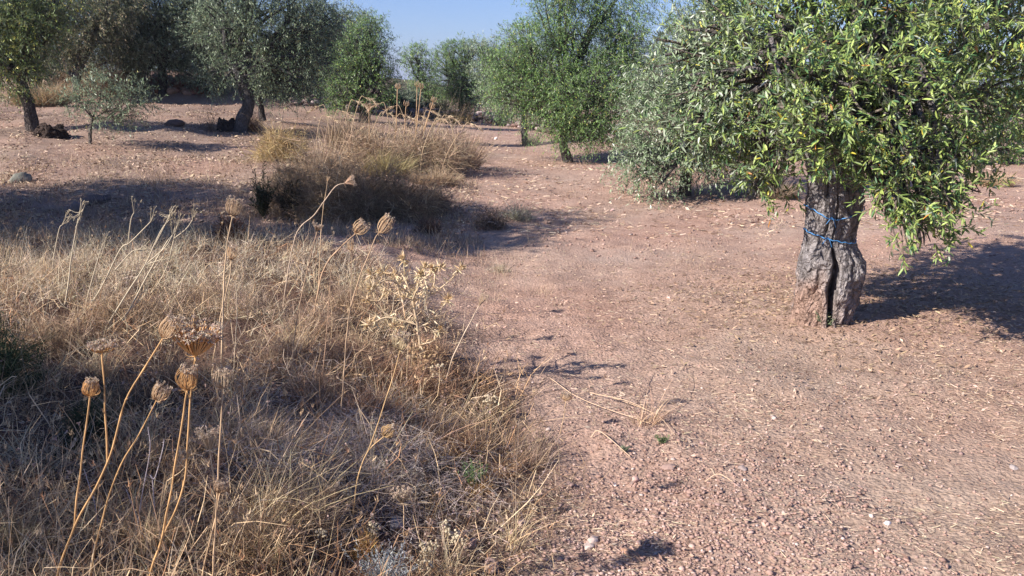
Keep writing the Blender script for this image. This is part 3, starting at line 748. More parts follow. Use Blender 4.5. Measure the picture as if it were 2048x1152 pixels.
stone(370, 1060, 60, 26, 'purplish slab half hidden by the tallest stalks', (.2, .12, .12), 21)
stone(38, 366, 46, 26, 'rounded grey green boulder at the left edge', (.17, .17, .14), 22)
stone(150, 425, 60, 26, 'broad low rock in the shade, left', (.2, .15, .13), 23)
stone(188, 410, 60, 34, 'dark lumpy rock behind the broad low rock', (.12, .09, .08), 24)
stone(350, 252, 44, 16, 'dark hummock of rock on the slope before the blackened trunk', (.10, .07, .06), 25)
stone(1575, 345, 16, 9, 'dull rock on earth under the far olive', (.3, .22, .2), 26)
stone(992, 280, 9, 7, 'white stone on the earth before the wall', (.65, .6, .55), 27)

def rubble_wall():
    a = [(600, 208), (660, 214), (720, 222), (800, 232), (880, 236), (950, 242), (1010, 250), (1080, 262), (1190, 278), (1290, 292)]
    pts = spline([G(*q_) for q_ in a], 22)
    b = MB()
    for p in pts:
        for k in range(5):
            r_ = random.uniform(.07, .17)
            c = p + np.array([random.uniform(-.25, .25), random.uniform(-.3, .3), 0]); c[2] = height(c[0], c[1]) + random.choice([.03, .1, .2, .3]) * random.uniform(.5, 1)
            t = random.uniform(.8, 1.25)
            rock_into(b, c, (r_, r_ * .8, r_ * .6), np.array(random.choice([(.20, .13, .11), (.26, .2, .18), (.14, .1, .09), (.33, .27, .25)])) * t, None, 3)
    tag(b.build('stone_wall', M['stone'], origin=pts[0]), 'tumbled low wall of reddish stones across the back of the clearing', 'stone wall')
rubble_wall()
def terrace():
    b = MB()
    for k in range(150):
        px = random.uniform(205, 420); py = random.uniform(158, 190)
        g = G(px, py); r_ = random.uniform(.08, .25)
        rock_into(b, g + np.array([0, 0, r_ * .3]), (r_, r_ * .8, r_ * .6), np.array(random.choice([(.34, .16, .09), (.25, .12, .08), (.2, .15, .12), (.38, .25, .18)])) * random.uniform(.7, 1.1), None, 3)
    o = b.build('terrace_wall', M['stone'], origin=G(300, 190)); tag(o, 'orange brown stone terrace bank under the dark broad olive', 'terrace wall')
terrace()

def stump(px, py, wpx, hpx, label, seed, col=(.07, .05, .04)):
    g = G(px, py); s = g[1] / FPX; r_ = np.random.default_rng(seed)
    t = thing('tree_stump', g, label, 'stump', 'old olive stumps')
    b = MB(); nz, nt_ = 30, 90
    th = np.linspace(0, 2 * np.pi, nt_, endpoint=False)
    cx_, sy_ = np.cos(th), np.sin(th)
    top = hpx * s * (0.7 + .28 * noise(cx_ + seed, sy_, 0, 2.2, 1) + .08 * noise(cx_, sy_ + seed, 0, .5, 2)).clip(.45, 1.15)
    zz = np.linspace(0, 1, nz)[:, None]
    rad = wpx * s / 2 * (1.1 - .5 * zz ** .5 + .16 * noise(cx_[None] * 1. + seed, sy_[None] + zz * .5, zz, .9, 3) + .10 * noise(cx_[None] * 1., sy_[None] + seed, zz * 1.5, .3, 1))
    X = g[0] + rad * np.cos(th); Y = g[1] + rad * np.sin(th) * .8; Z = g[2] - .05 + zz * top
    v = np.stack([X, Y, Z + 0 * X], -1).reshape(-1, 3)
    i = np.arange(nz - 1)[:, None]; j = np.arange(nt_)[None]
    q = np.stack([i * nt_ + j, i * nt_ + (j + 1) % nt_, (i + 1) * nt_ + (j + 1) % nt_, (i + 1) * nt_ + j], -1).reshape(-1, 4)
    v = np.vstack([v, [[g[0], g[1], g[2] + hpx * s * .4]]]); k = nt_ * (nz - 1)
    tr = np.stack([k + np.arange(nt_), k + (np.arange(nt_) + 1) % nt_, np.full(nt_, nt_ * nz)], -1)
    b.add(v, q, tr, col); b.build('stump', M['bark'], t)
stump(105, 275, 74, 38, 'rotten jagged stump spreading beside the thin left trunk', 1)
stump(452, 262, 42, 34, 'black burnt stump pressed against the leaning blackened trunk', 2, (.07, .06, .058))

# ------------------------------------------------------------------ dry bushes and tussocks
def cols(base, n, var=.3, alt=None, pa=.3):
    c = np.array(base) * rng.uniform(1 - var, 1 + var, (n, 1)) * rng.uniform(.93, 1.07, (n, 3))
    if alt is not None:
        m = rng.uniform(size=n) < pa; c[m] = np.array(alt) * rng.uniform(1 - var, 1 + var, (m.sum(), 1))
    return c
def bush(px, py, wpx, hpx, label, base, alt=None, n=2600, name='dry_bush', cat='bush', group=None, style='twig', width=.006, pa=.3, depth=.8):
    """style twig: tangled dome; style tuft: blades fanning from the foot; style leafy: dome of small leaves"""
    g = G(px, py); s = g[1] / FPX; rx = wpx * s / 2; h = hpx * s; ry = rx * depth
    t = thing(name, g, label, cat, group); b = MB()
    a = rng.uniform(0, 2 * np.pi, n); q_ = np.sqrt(rng.uniform(0, 1, n))
    if style == 'twig':
        u = rng.uniform(0, 1, n) ** .6; phi = np.arccos(rng.uniform(0, 1, n))
        p = np.stack([rx * u * np.sin(phi) * np.cos(a), ry * u * np.sin(phi) * np.sin(a), h * u * np.cos(phi) * .9], -1)
        p *= (1 + .28 * noise(p[:, 0], p[:, 1], p[:, 2], rx * .8, 1) + .35 * (rng.uniform(size=n) < .05) * rng.uniform(size=n))[:, None]
        d = p / (np.array([rx, ry, h]) ** 1) * np.array([.6, .6, .5]) + rng.normal(size=(n, 3)) * .9 + np.array([0, 0, .2])
        L = (rx + h) * .17 * rng.uniform(.4, 1.4, n)
        p = p + g; p[:, 2] = np.maximum(p[:, 2], height(p[:, 0], p[:, 1]) + .01)
        b.ribbons(p, d, L, width * rng.uniform(.6, 1.4, n), rng.normal(size=(n, 3)) * .6 - np.array([0, 0, .15]), cols(base, n, .4, alt, pa) * (1 + .35 * noise(p[:, 0], p[:, 1], p[:, 2], rx * .35, 2))[:, None], 3)
        m = 50
        aa = rng.uniform(0, 6.28, m); d = np.stack([np.cos(aa) * rng.uniform(.1, .9, m), np.sin(aa) * rng.uniform(.1, .9, m), np.full(m, .8)], -1)
        b.ribbons(np.repeat(g[None], m, 0), d, (rx + h) * rng.uniform(.25, .6, m), width * 1.5, rng.normal(size=(m, 3)) * .35, cols(np.array(base) * 1.5, m, .4), 4)
    elif style == 'tuft':
        p = np.stack([rx * .55 * q_ * np.cos(a), ry * .55 * q_ * np.sin(a), 0 * a], -1)
        lean = np.stack([np.cos(a), np.sin(a), 0 * a], -1) * (q_ * .3)[:, None] + rng.normal(size=(n, 3)) * .24 + np.array([.05, 0, 1])
        p = p + g; p[:, 2] = height(p[:, 0], p[:, 1]) - .01
        b.ribbons(p, lean, h * rng.uniform(.3, 1.05, n) * (1 + .3 * noise(p[:, 0], p[:, 1], 0, rx * .7, 2)), width * rng.uniform(.6, 1.4, n), lean * np.array([.5, .5, 0]) + rng.normal(size=(n, 3)) * .18 - np.array([0, 0, .2]), cols(base, n, .3, alt, pa), 4)
    elif style == 'herb':
        m = max(10, n // 22); aa = rng.uniform(0, 6.28, m); ra = rng.uniform(0, 1, m) ** .7
        d = np.stack([np.cos(aa) * ra * rx / h * 1.1, np.sin(aa) * ra * ry / h * 1.1, np.ones(m)], -1); d /= np.linalg.norm(d, axis=1)[:, None]
        L = h * rng.uniform(.55, 1.1, m) / np.maximum(d[:, 2], .45) * (1 - .25 * ra)
        p0 = g[None] + d * np.array([1, 1, 0]) * L[:, None] * .2
        bd = rng.normal(size=(m, 3)) * .15
        b.ribbons(p0, d, L, width * .5, bd, cols(np.array(base) * .8, m, .3), 3, .5)
        k = 26; tt = np.linspace(.15, 1, k)
        lp = (p0[:, None] + d[:, None] * (L[:, None] * tt)[:, :, None] + bd[:, None] * (L[:, None] * tt ** 2)[:, :, None]).reshape(-1, 3)
        ld = (d[:, None] * .9 + unit(m * k).reshape(m, k, 3) * .8).reshape(-1, 3)
        b.leaves(lp, ld, unit(m * k), width * 4 * rng.uniform(.6, 1.3, m * k), width, cols(base, m * k, .35, alt, pa), False)
    elif style == 'leafy':
        u = rng.uniform(0.2, 1, n) ** .5; phi = np.arccos(rng.uniform(0, 1, n))
        p = np.stack([rx * u * np.sin(phi) * np.cos(a), ry * u * np.sin(phi) * np.sin(a), h * u * np.cos(phi)], -1)
        p *= (1 + .2 * noise(p[:, 0], p[:, 1], p[:, 2], rx * .7, 1))[:, None]
        d = p / max(rx, h) * .8 + unit(n) * .5 + np.array([0, 0, .5])
        p = p + g
        k = 7
        stem = b.ribbons(p - d * h * .05, d, h * .22, width * .6, rng.normal(size=(n, 3)) * .1, cols(base, n, .3), 2)
        tt = np.linspace(.1, 1, k)
        dn = d / np.linalg.norm(d, axis=1)[:, None]
        lp = (p[:, None] + dn[:, None] * (h * .22 * tt)[None, :, None]).reshape(-1, 3)
        ld = (dn[:, None] * .8 + unit(n * k).reshape(n, k, 3)).reshape(-1, 3)
        b.leaves(lp, ld, unit(n * k), width * 4.5 * rng.uniform(.6, 1.2, n * k), width, cols(base, n * k, .35, alt, pa), False)
    b.build('foliage' if style != 'tuft' else 'blades', M['grass'], t)
    return t
DB = 'thorny dead bushes in the middle distance'
bush(600, 428, 160, 110, 'left dark thorny dead bush, lowest part of the brown thicket', (.29, .205, .125), (.48, .37, .24), 5200, group=DB)
bush(705, 434, 200, 108, 'tallest dark thorny dead bush, middle of the brown thicket', (.29, .205, .125), (.48, .37, .24), 7000, group=DB)
bush(805, 434, 180, 84, 'broad dark thorny dead bush, right middle of the brown thicket', (.29, .205, .125), (.48, .37, .24), 6000, group=DB)
bush(870, 425, 80, 56, 'small greyish dead bush closing the right end of the brown thicket', (.23, .17, .14), (.33, .27, .22), 2200, group=DB)
bush(650, 372, 150, 70, 'paler dry bush rising behind the brown thicket, left', (.32, .23, .15), (.42, .33, .22), 4000, group=DB)
bush(528, 440, 44, 92, 'dark green heath bush standing in the shade, left of the thicket', (.06, .07, .04), (.13, .10, .06), 1100, style='herb', width=.013, name='heath_bush', group='heath bushes')
bush(582, 440, 60, 78, 'dark olive brown heath bush right against the thicket', (.08, .075, .045), (.15, .11, .07), 1300, style='herb', width=.013, name='heath_bush', group='heath bushes')
bush(566, 322, 104, 66, 'mustard yellow dry bush left of the tall grasses', (.50, .38, .19), (.40, .30, .17), 3600, width=.009, pa=.3)
bush(982, 458, 70, 44, 'little brown dry bush at the edge of the bare path', (.21, .15, .10), (.35, .27, .2), 1300)
bush(1035, 440, 80, 30, 'grey green low weed behind the little brown dry bush', (.30, .29, .21), (.4, .34, .26), 900, name='weed', cat='weed')
bush(858, 466, 56, 30, 'dark rusty dry bush on the shade line', (.17, .10, .065), None, 900)
bush(462, 478, 62, 46, 'rusty red dead bush behind the upright flower head', (.24, .11, .055), (.17, .1, .07), 1400)
bush(1060, 292, 44, 26, 'grey green bush at the foot of the thin young olive', (.16, .18, .12), None, 900)
bush(420, 262, 60, 40, 'sparse dry shrub sprouting beside the burnt stump', (.2, .15, .11), None, 400)
bush(505, 262, 40, 50, 'rusty dry shrub right of the leaning blackened trunk', (.24, .13, .08), (.14, .1, .07), 900)
TG = 'tall dry grass tussocks behind the thicket'
bush(660, 340, 60, 140, 'tall sparse stalks of dry grass left of the big tussock', (.50, .39, .26), None, 110, name='grass_tussock', cat='grass tussock', group=TG, style='tuft', width=.012)
bush(745, 345, 140, 84, 'rusty dry grass tussock behind the middle of the thicket', (.44, .33, .22), (.28, .20, .13), 3600, name='grass_tussock', cat='grass tussock', group=TG, style='twig', width=.009)
bush(775, 352, 120, 52, 'yellowish short grass cushion in front of the tall tussocks', (.46, .40, .20), (.42, .33, .18), 3000, name='grass_tussock', cat='grass tussock', group=TG, style='tuft', width=.010)
bush(850, 345, 190, 92, 'biggest tan dry grass tussock with drooping plumes', (.48, .37, .25), (.34, .25, .17), 5200, name='grass_tussock', cat='grass tussock', group=TG, style='twig', width=.009)
bush(925, 335, 110, 95, 'orange brown dry grass tussock nearest the bare path', (.50, .36, .24), (.38, .28, .2), 900, name='grass_tussock', cat='grass tussock', group=TG, style='tuft', width=.010)
bush(700, 300, 120, 70, 'dim brown tussock at the foot of the notched crown olive', (.26, .19, .12), (.36, .27, .18), 2000, name='grass_tussock', cat='grass tussock', group=TG, style='tuft', width=.012)
bush(870, 372, 150, 38, 'short pale tuft where the tussocks meet the earth', (.48, .36, .23), (.4, .3, .2), 2200, name='grass_tussock', cat='grass tussock', group=TG, style='tuft', width=.009)
bush(1555, 395, 120, 40, 'pale dry tuft behind the nearest trunk, under the low bough', (.42, .32, .22), (.3, .26, .2), 2400, name='grass_tussock', cat='grass tussock', style='tuft', width=.007)
bush(1985, 372, 130, 28, 'pale dry grass strip under the right far olive', (.50, .38, .24), None, 2200, name='grass_tussock', cat='grass tussock', style='tuft', width=.008)
bush(80, 212, 170, 46, 'golden dry grass on the bank behind the thin left trunk', (.48, .38, .24), (.4, .3, .18), 6500, name='grass_tussock', cat='grass tussock', style='tuft', width=.02, depth=.5)
bush(230, 185, 130, 40, 'brown dry brush on the bank left of the terrace stones', (.36, .24, .15), (.22, .15, .1), 3000, width=.02)
bush(160, 190, 90, 50, 'tan leafy scrub under the brownish olive', (.34, .25, .16), (.18, .14, .09), 1500, width=.022, style='leafy')
bush(800, 226, 100, 34, 'grey bluish scrub behind the tall grass plumes', (.16, .2, .14), None, 1400, style='leafy', width=.035)
bush(780, 228, 70, 30, 'dark scrub under the far gap', (.07, .07, .04), None, 1100, style='leafy', width=.03)
bush(870, 232, 60, 22, 'dark low scrub in front of the narrow olive', (.08, .08, .05), None, 900, style='leafy', width=.03)
bush(910, 246, 90, 30, 'yellow brown scrub at the left end of the low wall', (.34, .26, .12), None, 1100, width=.02)
bush(952, 980, 84, 66, 'small green bushy herb with an ochre foot in dry grass', (.16, .25, .10), (.22, .32, .14), 900, name='green_herb', cat='herb', style='herb', width=.0030, pa=.4)
bush(958, 985, 70, 34, 'ochre dead tuft at the foot of the green herb', (.42, .26, .11), None, 420, name='dry_herb', cat='herb', width=.003)
bush(1325, 890, 40, 24, 'tiny dark green seedling tuft under the straw clump', (.15, .20, .09), None, 260, name='green_herb', cat='herb', style='herb', width=.003)
bush(1250, 905, 24, 12, 'tiny grey green sprig on the clods', (.24, .27, .18), None, 200, name='green_herb', cat='herb', style='herb', width=.003)
bush(1648, 655, 60, 34, 'green weed growing at the foot of the nearest trunk', (.18, .23, .13), (.3, .3, .18), 300, name='green_weed', cat='weed', style='herb', width=.005)
bush(1662, 632, 26, 48, 'slender grey green weed in the cleft of the nearest trunk', (.22, .26, .18), None, 220, name='green_weed', cat='weed', style='herb', width=.006)
bush(765, 1185, 150, 95, 'silvery grey lavender shrub at the bottom edge', (.50, .53, .52), (.36, .39, .38), 2200, name='lavender_shrub', cat='shrub', style='herb', width=.0026)
bush(730, 1120, 60, 60, 'ochre yellow dead herb above the silvery shrub', (.48, .30, .11), (.36, .22, .09), 700, name='dry_herb', cat='herb', width=.0035)
bush(8, 790, 160, 170, 'dark green fine leaved bush at the left edge', (.05, .075, .03), (.20, .2, .09), 2600, name='broom_bush', cat='bush', style='twig', width=.0035, pa=.3)
bush(180, 905, 120, 130, 'dark green heath hidden behind the left tall stalks', (.035, .05, .025), (.08, .08, .05), 1500, name='heath_bush', group='heath bushes', style='twig', width=.0035)
bush(1060, 930, 130, 72, 'straw coloured fine tuft right of the green herb', (.50, .37, .26), (.36, .26, .2), 700, name='grass_tussock', cat='grass tussock', style='tuft', width=.0028)
bush(1010, 950, 70, 60, 'tawny fine tuft touching the green herb', (.46, .30, .18), None, 420, name='grass_tussock', cat='grass tussock', style='tuft', width=.0028)
bush(1000, 545, 60, 20, 'low pale weed at the tip of the shade', (.42, .36, .26), None, 350, name='weed', cat='weed', width=.004)

# tall plumes in the big tussock and nodding heads
def plumes():
    L_ = [(640, 300, 642, 235), (652, 320, 650, 215), (668, 315, 672, 225), (690, 310, 700, 205), (700, 310, 720, 198), (735, 300, 760, 228), (765, 300, 795, 232), (785, 305, 830, 235), (800, 310, 812, 240), (760, 290, 745, 255),
          (840, 330, 870, 240), (905, 330, 900, 240), (880, 330, 930, 250), (820, 300, 800, 215), (845, 310, 850, 225), (870, 320, 885, 235), (775, 310, 770, 210)]
    for i, (bx, by, tx, ty) in enumerate(L_):
        g = G(bx, by + 25); D = g[1]; s = D / FPX
        t = thing('grass_plume', g, 'drooping dry grass plume rising from the tall tussocks', 'grass plume', 'grass plumes over the tussocks')
        top = P(tx, ty, D); sg = 1 if tx > bx else -1
        path = spline([g, g * .5 + top * .5 - np.array([sg * .06, 0, 0]), top, top + np.array([sg * 10 * s, 0, 3 * s])], 6)
        b = MB(); b.tube(path, np.linspace(.007, .004, len(path)), 5, (.46, .34, .21)); b.build('stem', M['twig'], t)
        n = 60; tt = rng.uniform(0, 1, n)
        hd = path[-1] + np.stack([sg * 22 * s * tt, 0 * tt, -14 * s * tt ** 2], -1)
        b = MB(); b.ribbons(hd, np.stack([np.full(n, sg * .6), rng.normal(size=n) * .4, rng.normal(size=n) * .3 - .5], -1), .07, .012, rng.normal(size=(n, 3)) * .1, cols((.58, .45, .30), n, .2), 2)
        b.build('seed_head', M['grass'], t)
plumes()

# ------------------------------------------------------------------ wild carrot stalks
def umbel(root, c, axis, w, h, closed, n, col, far=False):
    """nest shaped dead flower head: rays rising from the stem tip, curving in at the top"""
    axis = axis / np.linalg.norm(axis)
    a1 = np.cross(axis, [0.2, 1, 0.1]); a1 /= np.linalg.norm(a1); a2 = np.cross(axis, a1)
    b = MB(); tips = []; dirs = []
    for k in range(n):
        th = 6.283 * k / n * 2.6 + random.uniform(-.2, .2); f = math.sqrt(random.uniform(.05, 1)) if k % 3 else 1.0
        if random.random() < .13 and n < 60: continue
        r = w / 2 * f * (1 + (.18 if n < 60 else .06) * math.sin(th + w * 900)); o = a1 * math.cos(th) + a2 * math.sin(th)
        hh = h * random.uniform(.68, 1.15) * (1.0 if closed > .3 else (.75 + .25 * f))
        if closed < .15 and closed >= 0: pts = [c, c + o * r * .45 + axis * hh * .35, c + o * r + axis * hh]
        elif closed < 0: pts = [c, c + o * r * .7 + axis * hh * .35, c + o * r + axis * hh]
        else: pts = [c, c + o * r * .72 + axis * hh * .22, c + o * r * 1.0 + axis * hh * .6, c + o * r * (1 - .55 * closed) + axis * hh]
        p = spline(pts, 4); b.tube(p, np.linspace(w * .019, w * .015, len(p)), 4, np.array(col) * random.uniform(.85, 1.35))
        tips.append(p[-1]); dirs.append(p[-1] - p[-2])
    tips = np.array(tips); dirs = np.array(dirs); dirs /= np.linalg.norm(dirs, axis=1)[:, None]
    m = (9 if n < 60 else 5) if not far else 4
    if n > 60: w = w * .7
    tp = np.repeat(tips, m, 0); td = np.repeat(dirs, m, 0) + unit(len(tp)) * .95
    b.ribbons(tp, td, w * .13 * rng.uniform(.5, 1.2, len(tp)), w * .034, rng.normal(size=(len(tp), 3)) * .2, cols((.58, .47, .36), len(tp), .3), 2, .6)
    tp2 = tp + (td / np.linalg.norm(td, axis=1)[:, None]) * w * .09
    if not far: b.ribbons(tp2, unit(len(tp)), w * .06, w * .04, rng.normal(size=(len(tp), 3)) * .1, cols((.56, .44, .32), len(tp), .3), 2, .6)
    head = b.build('flower_head', M['grass'], root)
    if not far:
        br = MB()
        for k in range(10):
            th = random.uniform(0, 6.28); o = a1 * math.cos(th) + a2 * math.sin(th); l = w * random.uniform(.25, .5)
            p = spline([c, c + o * l * .5 - axis * l * .12, c + o * l - axis * l * random.uniform(-.3, .4)], 4)
            br.tube(p, np.linspace(w * .014, w * .006, len(p)), 4, col)
        br.build('bracts', M['twig'], head)
    return head
OC = (.56, .335, .145); TAN = (.60, .43, .26); PALE = (.56, .44, .30); GR = (.36, .28, .21)
def carrot(label, base, stems, heads, r=2.6, col=OC, far=False, D=None, forks=(), name='wild_carrot', cat='dry flower stalk'):
    """stems: lists of pixels from the foot up; heads: (stem index, width px, height px, closedness)"""
    g = G(*base)
    if D: g = P(base[0], base[1], D); g[2] = height(g[0], g[1])
    D = g[1]; s = D / FPX
    t = thing(name, g, label, cat, 'dead wild carrot stalks')
    b = MB(); ends = []
    for k, st in enumerate(stems):
        pts = [P(a[0], a[1], D + (a[2] if len(a) > 2 else 0)) for a in st]
        if k == 0: pts = [g - np.array([0, 0, .02])] + pts
        path = spline(pts, 8)
        wob = np.stack([noise(path[:, 2] * 1., k, 0, .12, 1), noise(path[:, 2], k + 3, 0, .12, 2), 0 * path[:, 2]], -1) * r * s * .45
        wob[0] = 0; wob[-1] = 0; path = path + wob
        rr = np.linspace(r * s * (1.15 if k == 0 else .85), r * s * .62, len(path))
        cv = np.repeat(1 + .25 * noise(path[:, 2], k * 2., 0, .05, 3) + .12 * rng.normal(size=len(path)), 7)[:, None]
        b.tube(path, rr * (1 + .08 * rng.normal(size=len(path))), 7, np.array(col) * cv)
        for q_ in range(8, len(path) - 4, 8):       # nodes along the stem
            dd = path[q_ + 1] - path[q_ - 1]; dd /= np.linalg.norm(dd)
            b.tube(np.array([path[q_] - dd * r * s * 1.2, path[q_], path[q_] + dd * r * s * 1.2]), np.array([.5, 1.35, .5]) * rr[q_], 7, np.array(col) * .8)
            if not far and random.random() < .6:
                o = unit(1)[0] * .5 + dd; o /= np.linalg.norm(o); l = random.uniform(8, 26) * s
                pp = spline([path[q_], path[q_] + o * l * .6, path[q_] + o * l + np.array([0, 0, -l * .2])], 3)
                b.tube(pp, np.linspace(r * s * .4, r * s * .15, len(pp)), 5, np.array(col) * .9)
        ends.append((path[-1], path[-1] - path[-4]))
    b.build('stem', M['twig'], t, smooth=True)
    for (k, w, h, cl, *cc) in heads:
        e, ax = ends[k]
        umbel(t, e, ax, w * s, h * s, cl, (46 if w < 60 else 140) if not far else 22, cc[0] if cc else col, far)
carrot('leftmost tall three headed wild carrot, its stem forking low down', (95, 1230), [[(115, 1152), (148, 1055), (215, 925), (252, 800), (326, 676)], [(148, 1055), (158, 960), (180, 792)], [(215, 925), (211, 830), (204, 704)]],
       [(0, 38, 52, .35, TAN), (1, 38, 34, .6), (2, 50, 16, -.1)])
carrot('tall wild carrot with the widest goblet head and a second one below', (285, 1240), [[(300, 1152), (322, 1080), (345, 960), (374, 780)], [(322, 1080), (366, 975), (380, 800, .03), (390, 712, .03)]],
       [(0, 46, 46, .5), (1, 96, 62, .02, (.72, .45, .20))], 2.8)
carrot('pale straight wild carrot with fan shaped head, right of the widest one', (420, 1240), [[(426, 1152), (434, 985), (445, 775)], [(426, 1152), (405, 1150), (430, 1040), (440, 985)]],
       [(0, 44, 42, .25, PALE), (1, 34, 24, .3, (.36, .24, .15))], 2.4, (.55, .38, .22))
carrot('slim wild carrot with a small nest head on a stem leaning right', (175, 1200), [[(190, 1100), (230, 955), (276, 872), (313, 800)]], [(0, 36, 34, .25, TAN)], 2.0, (.5, .3, .13))
carrot('wild carrot with a ragged whitish head low beside the pale straight one', (430, 1020), [[(428, 960), (420, 900)]], [(0, 46, 44, .1, PALE)], 2, TAN)
carrot('upright wild carrot head standing before the dark shade, upper left', (435, 690), [[(448, 560), (457, 470), (465, 432)]], [(0, 32, 34, .15, (.52, .38, .24))], 1.6, TAN, D=4.0)
carrot('smaller upright wild carrot head straight below the upper left one', (425, 720), [[(440, 640), (458, 560), (462, 520)]], [(0, 22, 28, .3, TAN)], 1.5, TAN)
carrot('wild carrot with plump head, highest of the middle trio', (678, 860), [[(685, 790), (700, 620), (745, 490), (758, 465)]], [(0, 28, 36, .4, TAN)], 1.6, (.45, .31, .19))
carrot('wild carrot on a slanting stem, open frayed head left of the plump one', (620, 620), [[(645, 545), (680, 496), (712, 466)]], [(0, 30, 26, .2, TAN)], 1.7, (.42, .28, .17), D=4.6)
carrot('wild carrot with a small cupped head, left of the middle trio', (580, 760), [[(592, 650), (612, 550), (634, 463)]], [(0, 20, 14, .1)], 1.3, (.40, .27, .17))
carrot('short wild carrot with narrow head hanging under the frayed one', (700, 660), [[(703, 570), (702, 502)]], [(0, 14, 22, .3, TAN)], 1.1, (.42, .3, .2), D=4.7)
carrot('thick curved wild carrot leaning right before the brown thicket', (560, 560), [[(590, 475), (630, 428), (668, 376), (690, 366)]], [(0, 20, 18, .1, (.55, .38, .26))], 1.3, (.50, .38, .27), D=5.2)
carrot('thin stem with tiny pointed head beside the thick curved one', (630, 520), [[(643, 450), (655, 362)]], [(0, 8, 8, .1)], .8, TAN, D=5.2, far=True)
carrot('orange wild carrot with tangled head on a stem leaning left', (700, 1060), [[(715, 960), (735, 905), (768, 872)], [(735, 905), (755, 850), (790, 740), (800, 700)]], [(0, 30, 28, .8, (.5, .34, .17)), (1, 34, 34, .2, (.55, .44, .27))], 1.6, (.5, .33, .16))
carrot('single wild carrot at the edge of the bare path, right of the thistle', (885, 800), [[(900, 730), (940, 645), (958, 612)]], [(0, 16, 26, .1, (.55, .42, .28))], 1.3, (.55, .43, .30))
carrot('rusty fluffy wild carrot head low beside the matted twigs', (665, 1050), [[(668, 1010), (668, 995)]], [(0, 34, 24, .3, (.36, .24, .16))], 1.5, TAN)
carrot('wild carrot with sideways spreading head in front of the grey stone', (807, 1090), [[(808, 1040), (806, 1006)]], [(0, 40, 28, .1, (.42, .32, .22))], 1.5, TAN)
carrot('faded wild carrot head among fallen straws, right of the herb', (1118, 870), [[(1128, 830), (1132, 800)]], [(0, 24, 14, .3, TAN)], 1.0, TAN)
carrot('long rust stem curving up into the tawny grass left of the thistle', (640, 800), [[(650, 700), (655, 640), (662, 540)]], [(0, 12, 12, .2, TAN)], 1.0, (.42, .27, .17), far=True)
carrot('thin pale carrot stalk beside the smaller upright head', (465, 760), [[(470, 700), (474, 620), (470, 560)]], [(0, 10, 12, .2, TAN)], 1.1, PALE, far=True)
for i, (bx, by, hx, hy, lb) in enumerate([(785, 300, 795, 170, 'leftmost far wild carrot head against the far trees'), (820, 300, 842, 170, 'highest far wild carrot head against the sky gap'), (826, 300, 834, 166, 'far wild carrot head touching the highest one'),
        (822, 290, 866, 196, 'far wild carrot head on a stem slanting right'), (815, 290, 862, 210, 'lower far wild carrot head on a slanting stem'), (735, 300, 738, 208, 'far wild carrot head before the notched crown olive'), (800, 290, 812, 205, 'stubby far wild carrot head')]):
    g = G(bx, 345)
    carrot(lb, (bx, 345), [[((bx * 2 + hx) / 3, (345 * 2 + hy) / 3), ((bx + hx) / 2 + 2, (345 + hy) / 2), (hx, hy + 8)]], [(0, 11, 10, .3, (.52, .36, .22))], 1.3, (.46, .31, .18), far=True)

# dead branching fennel like stalks, left
def stalk(label, base, paths, r=1.6, col=(.50, .42, .29), D=None, fork=True):
    g = G(*base)
    if D: g = P(base[0], base[1], D); g[2] = height(g[0], g[1])
    D = g[1]; s = D / FPX
    t = thing('fennel_stalk', g, label, 'dry stalk', 'pale dead fennel stalks'); b = MB(); f = MB()
    for k, st in enumerate(paths):
        pts = [P(a[0], a[1], D) for a in st]
        if k == 0: pts = [g] + pts
        path = spline(pts, 6); b.tube(path, np.linspace(r * s * (1.2 if k == 0 else .8), r * s * .6, len(path)), 6, np.array(col) * random.uniform(.9, 1.1))
        if fork:
            f = MB(); e = path[-1]; ax = path[-1] - path[-4]; ax /= np.linalg.norm(ax)
            for q_ in range(5):
                o = ax + unit(1)[0] * .6; o[2] += .25; o /= np.linalg.norm(o); l = random.uniform(12, 26) * s
                pp = spline([e, e + o * l * .6, e + o * l + np.array([0, 0, l * .2])], 3)
                f.tube(pp, np.linspace(r * s * .5, r * s * .35, len(pp)), 5, np.array(col) * .85)
                for z_ in range(3):
                    o2 = o + unit(1)[0] * .8; f.tube(np.array([pp[-1], pp[-1] + o2 * 5 * s]), np.array([r * s * .3, r * s * .5]), 4, np.array(col) * .75)
            f.build('ray', M['twig'], t)
    b.build('stem', M['twig'], t)
stalk('long pale stalk leaning right, longest of the upper left bunch', (160, 640), [[(200, 580), (240, 500), (260, 485), (300, 445)], [(256, 488), (262, 440), (268, 425)], [(230, 540), (262, 505), (275, 500)]])
stalk('pale stalk with crowded forks, middle of the upper left bunch', (210, 660), [[(255, 585), (290, 530), (320, 465), (338, 440)], [(290, 530), (330, 495), (345, 470)], [(310, 490), (345, 420), (340, 430)], [(290, 530), (320, 520)]])
stalk('pale forked stalk leaning farthest right of the upper left bunch', (240, 660), [[(290, 560), (330, 490), (345, 470), (350, 455)], [(330, 490), (370, 460), (385, 440)], [(250, 630), (290, 590)]])
stalk('slightly arched pale stalk right of the crowded forks', (300, 590), [[(315, 570), (335, 530), (352, 460)]])
stalk('upright bleached stalk near the left rock', (130, 610), [[(138, 560), (142, 520), (155, 445), (158, 430)], [(152, 455), (166, 420), (162, 425)]])
stalk('short upright stalk forking left of the bleached one', (105, 570), [[(107, 520), (118, 460), (124, 450)], [(110, 512), (104, 502)]], 1.2)
stalk('low curved stalk leaning left of the longest one', (165, 640), [[(180, 575), (200, 505), (205, 490)]], 1.3)
stalk('stiff bare stalk low in the upper left bunch', (235, 660), [[(260, 620), (290, 580)]], 1.3, fork=False)

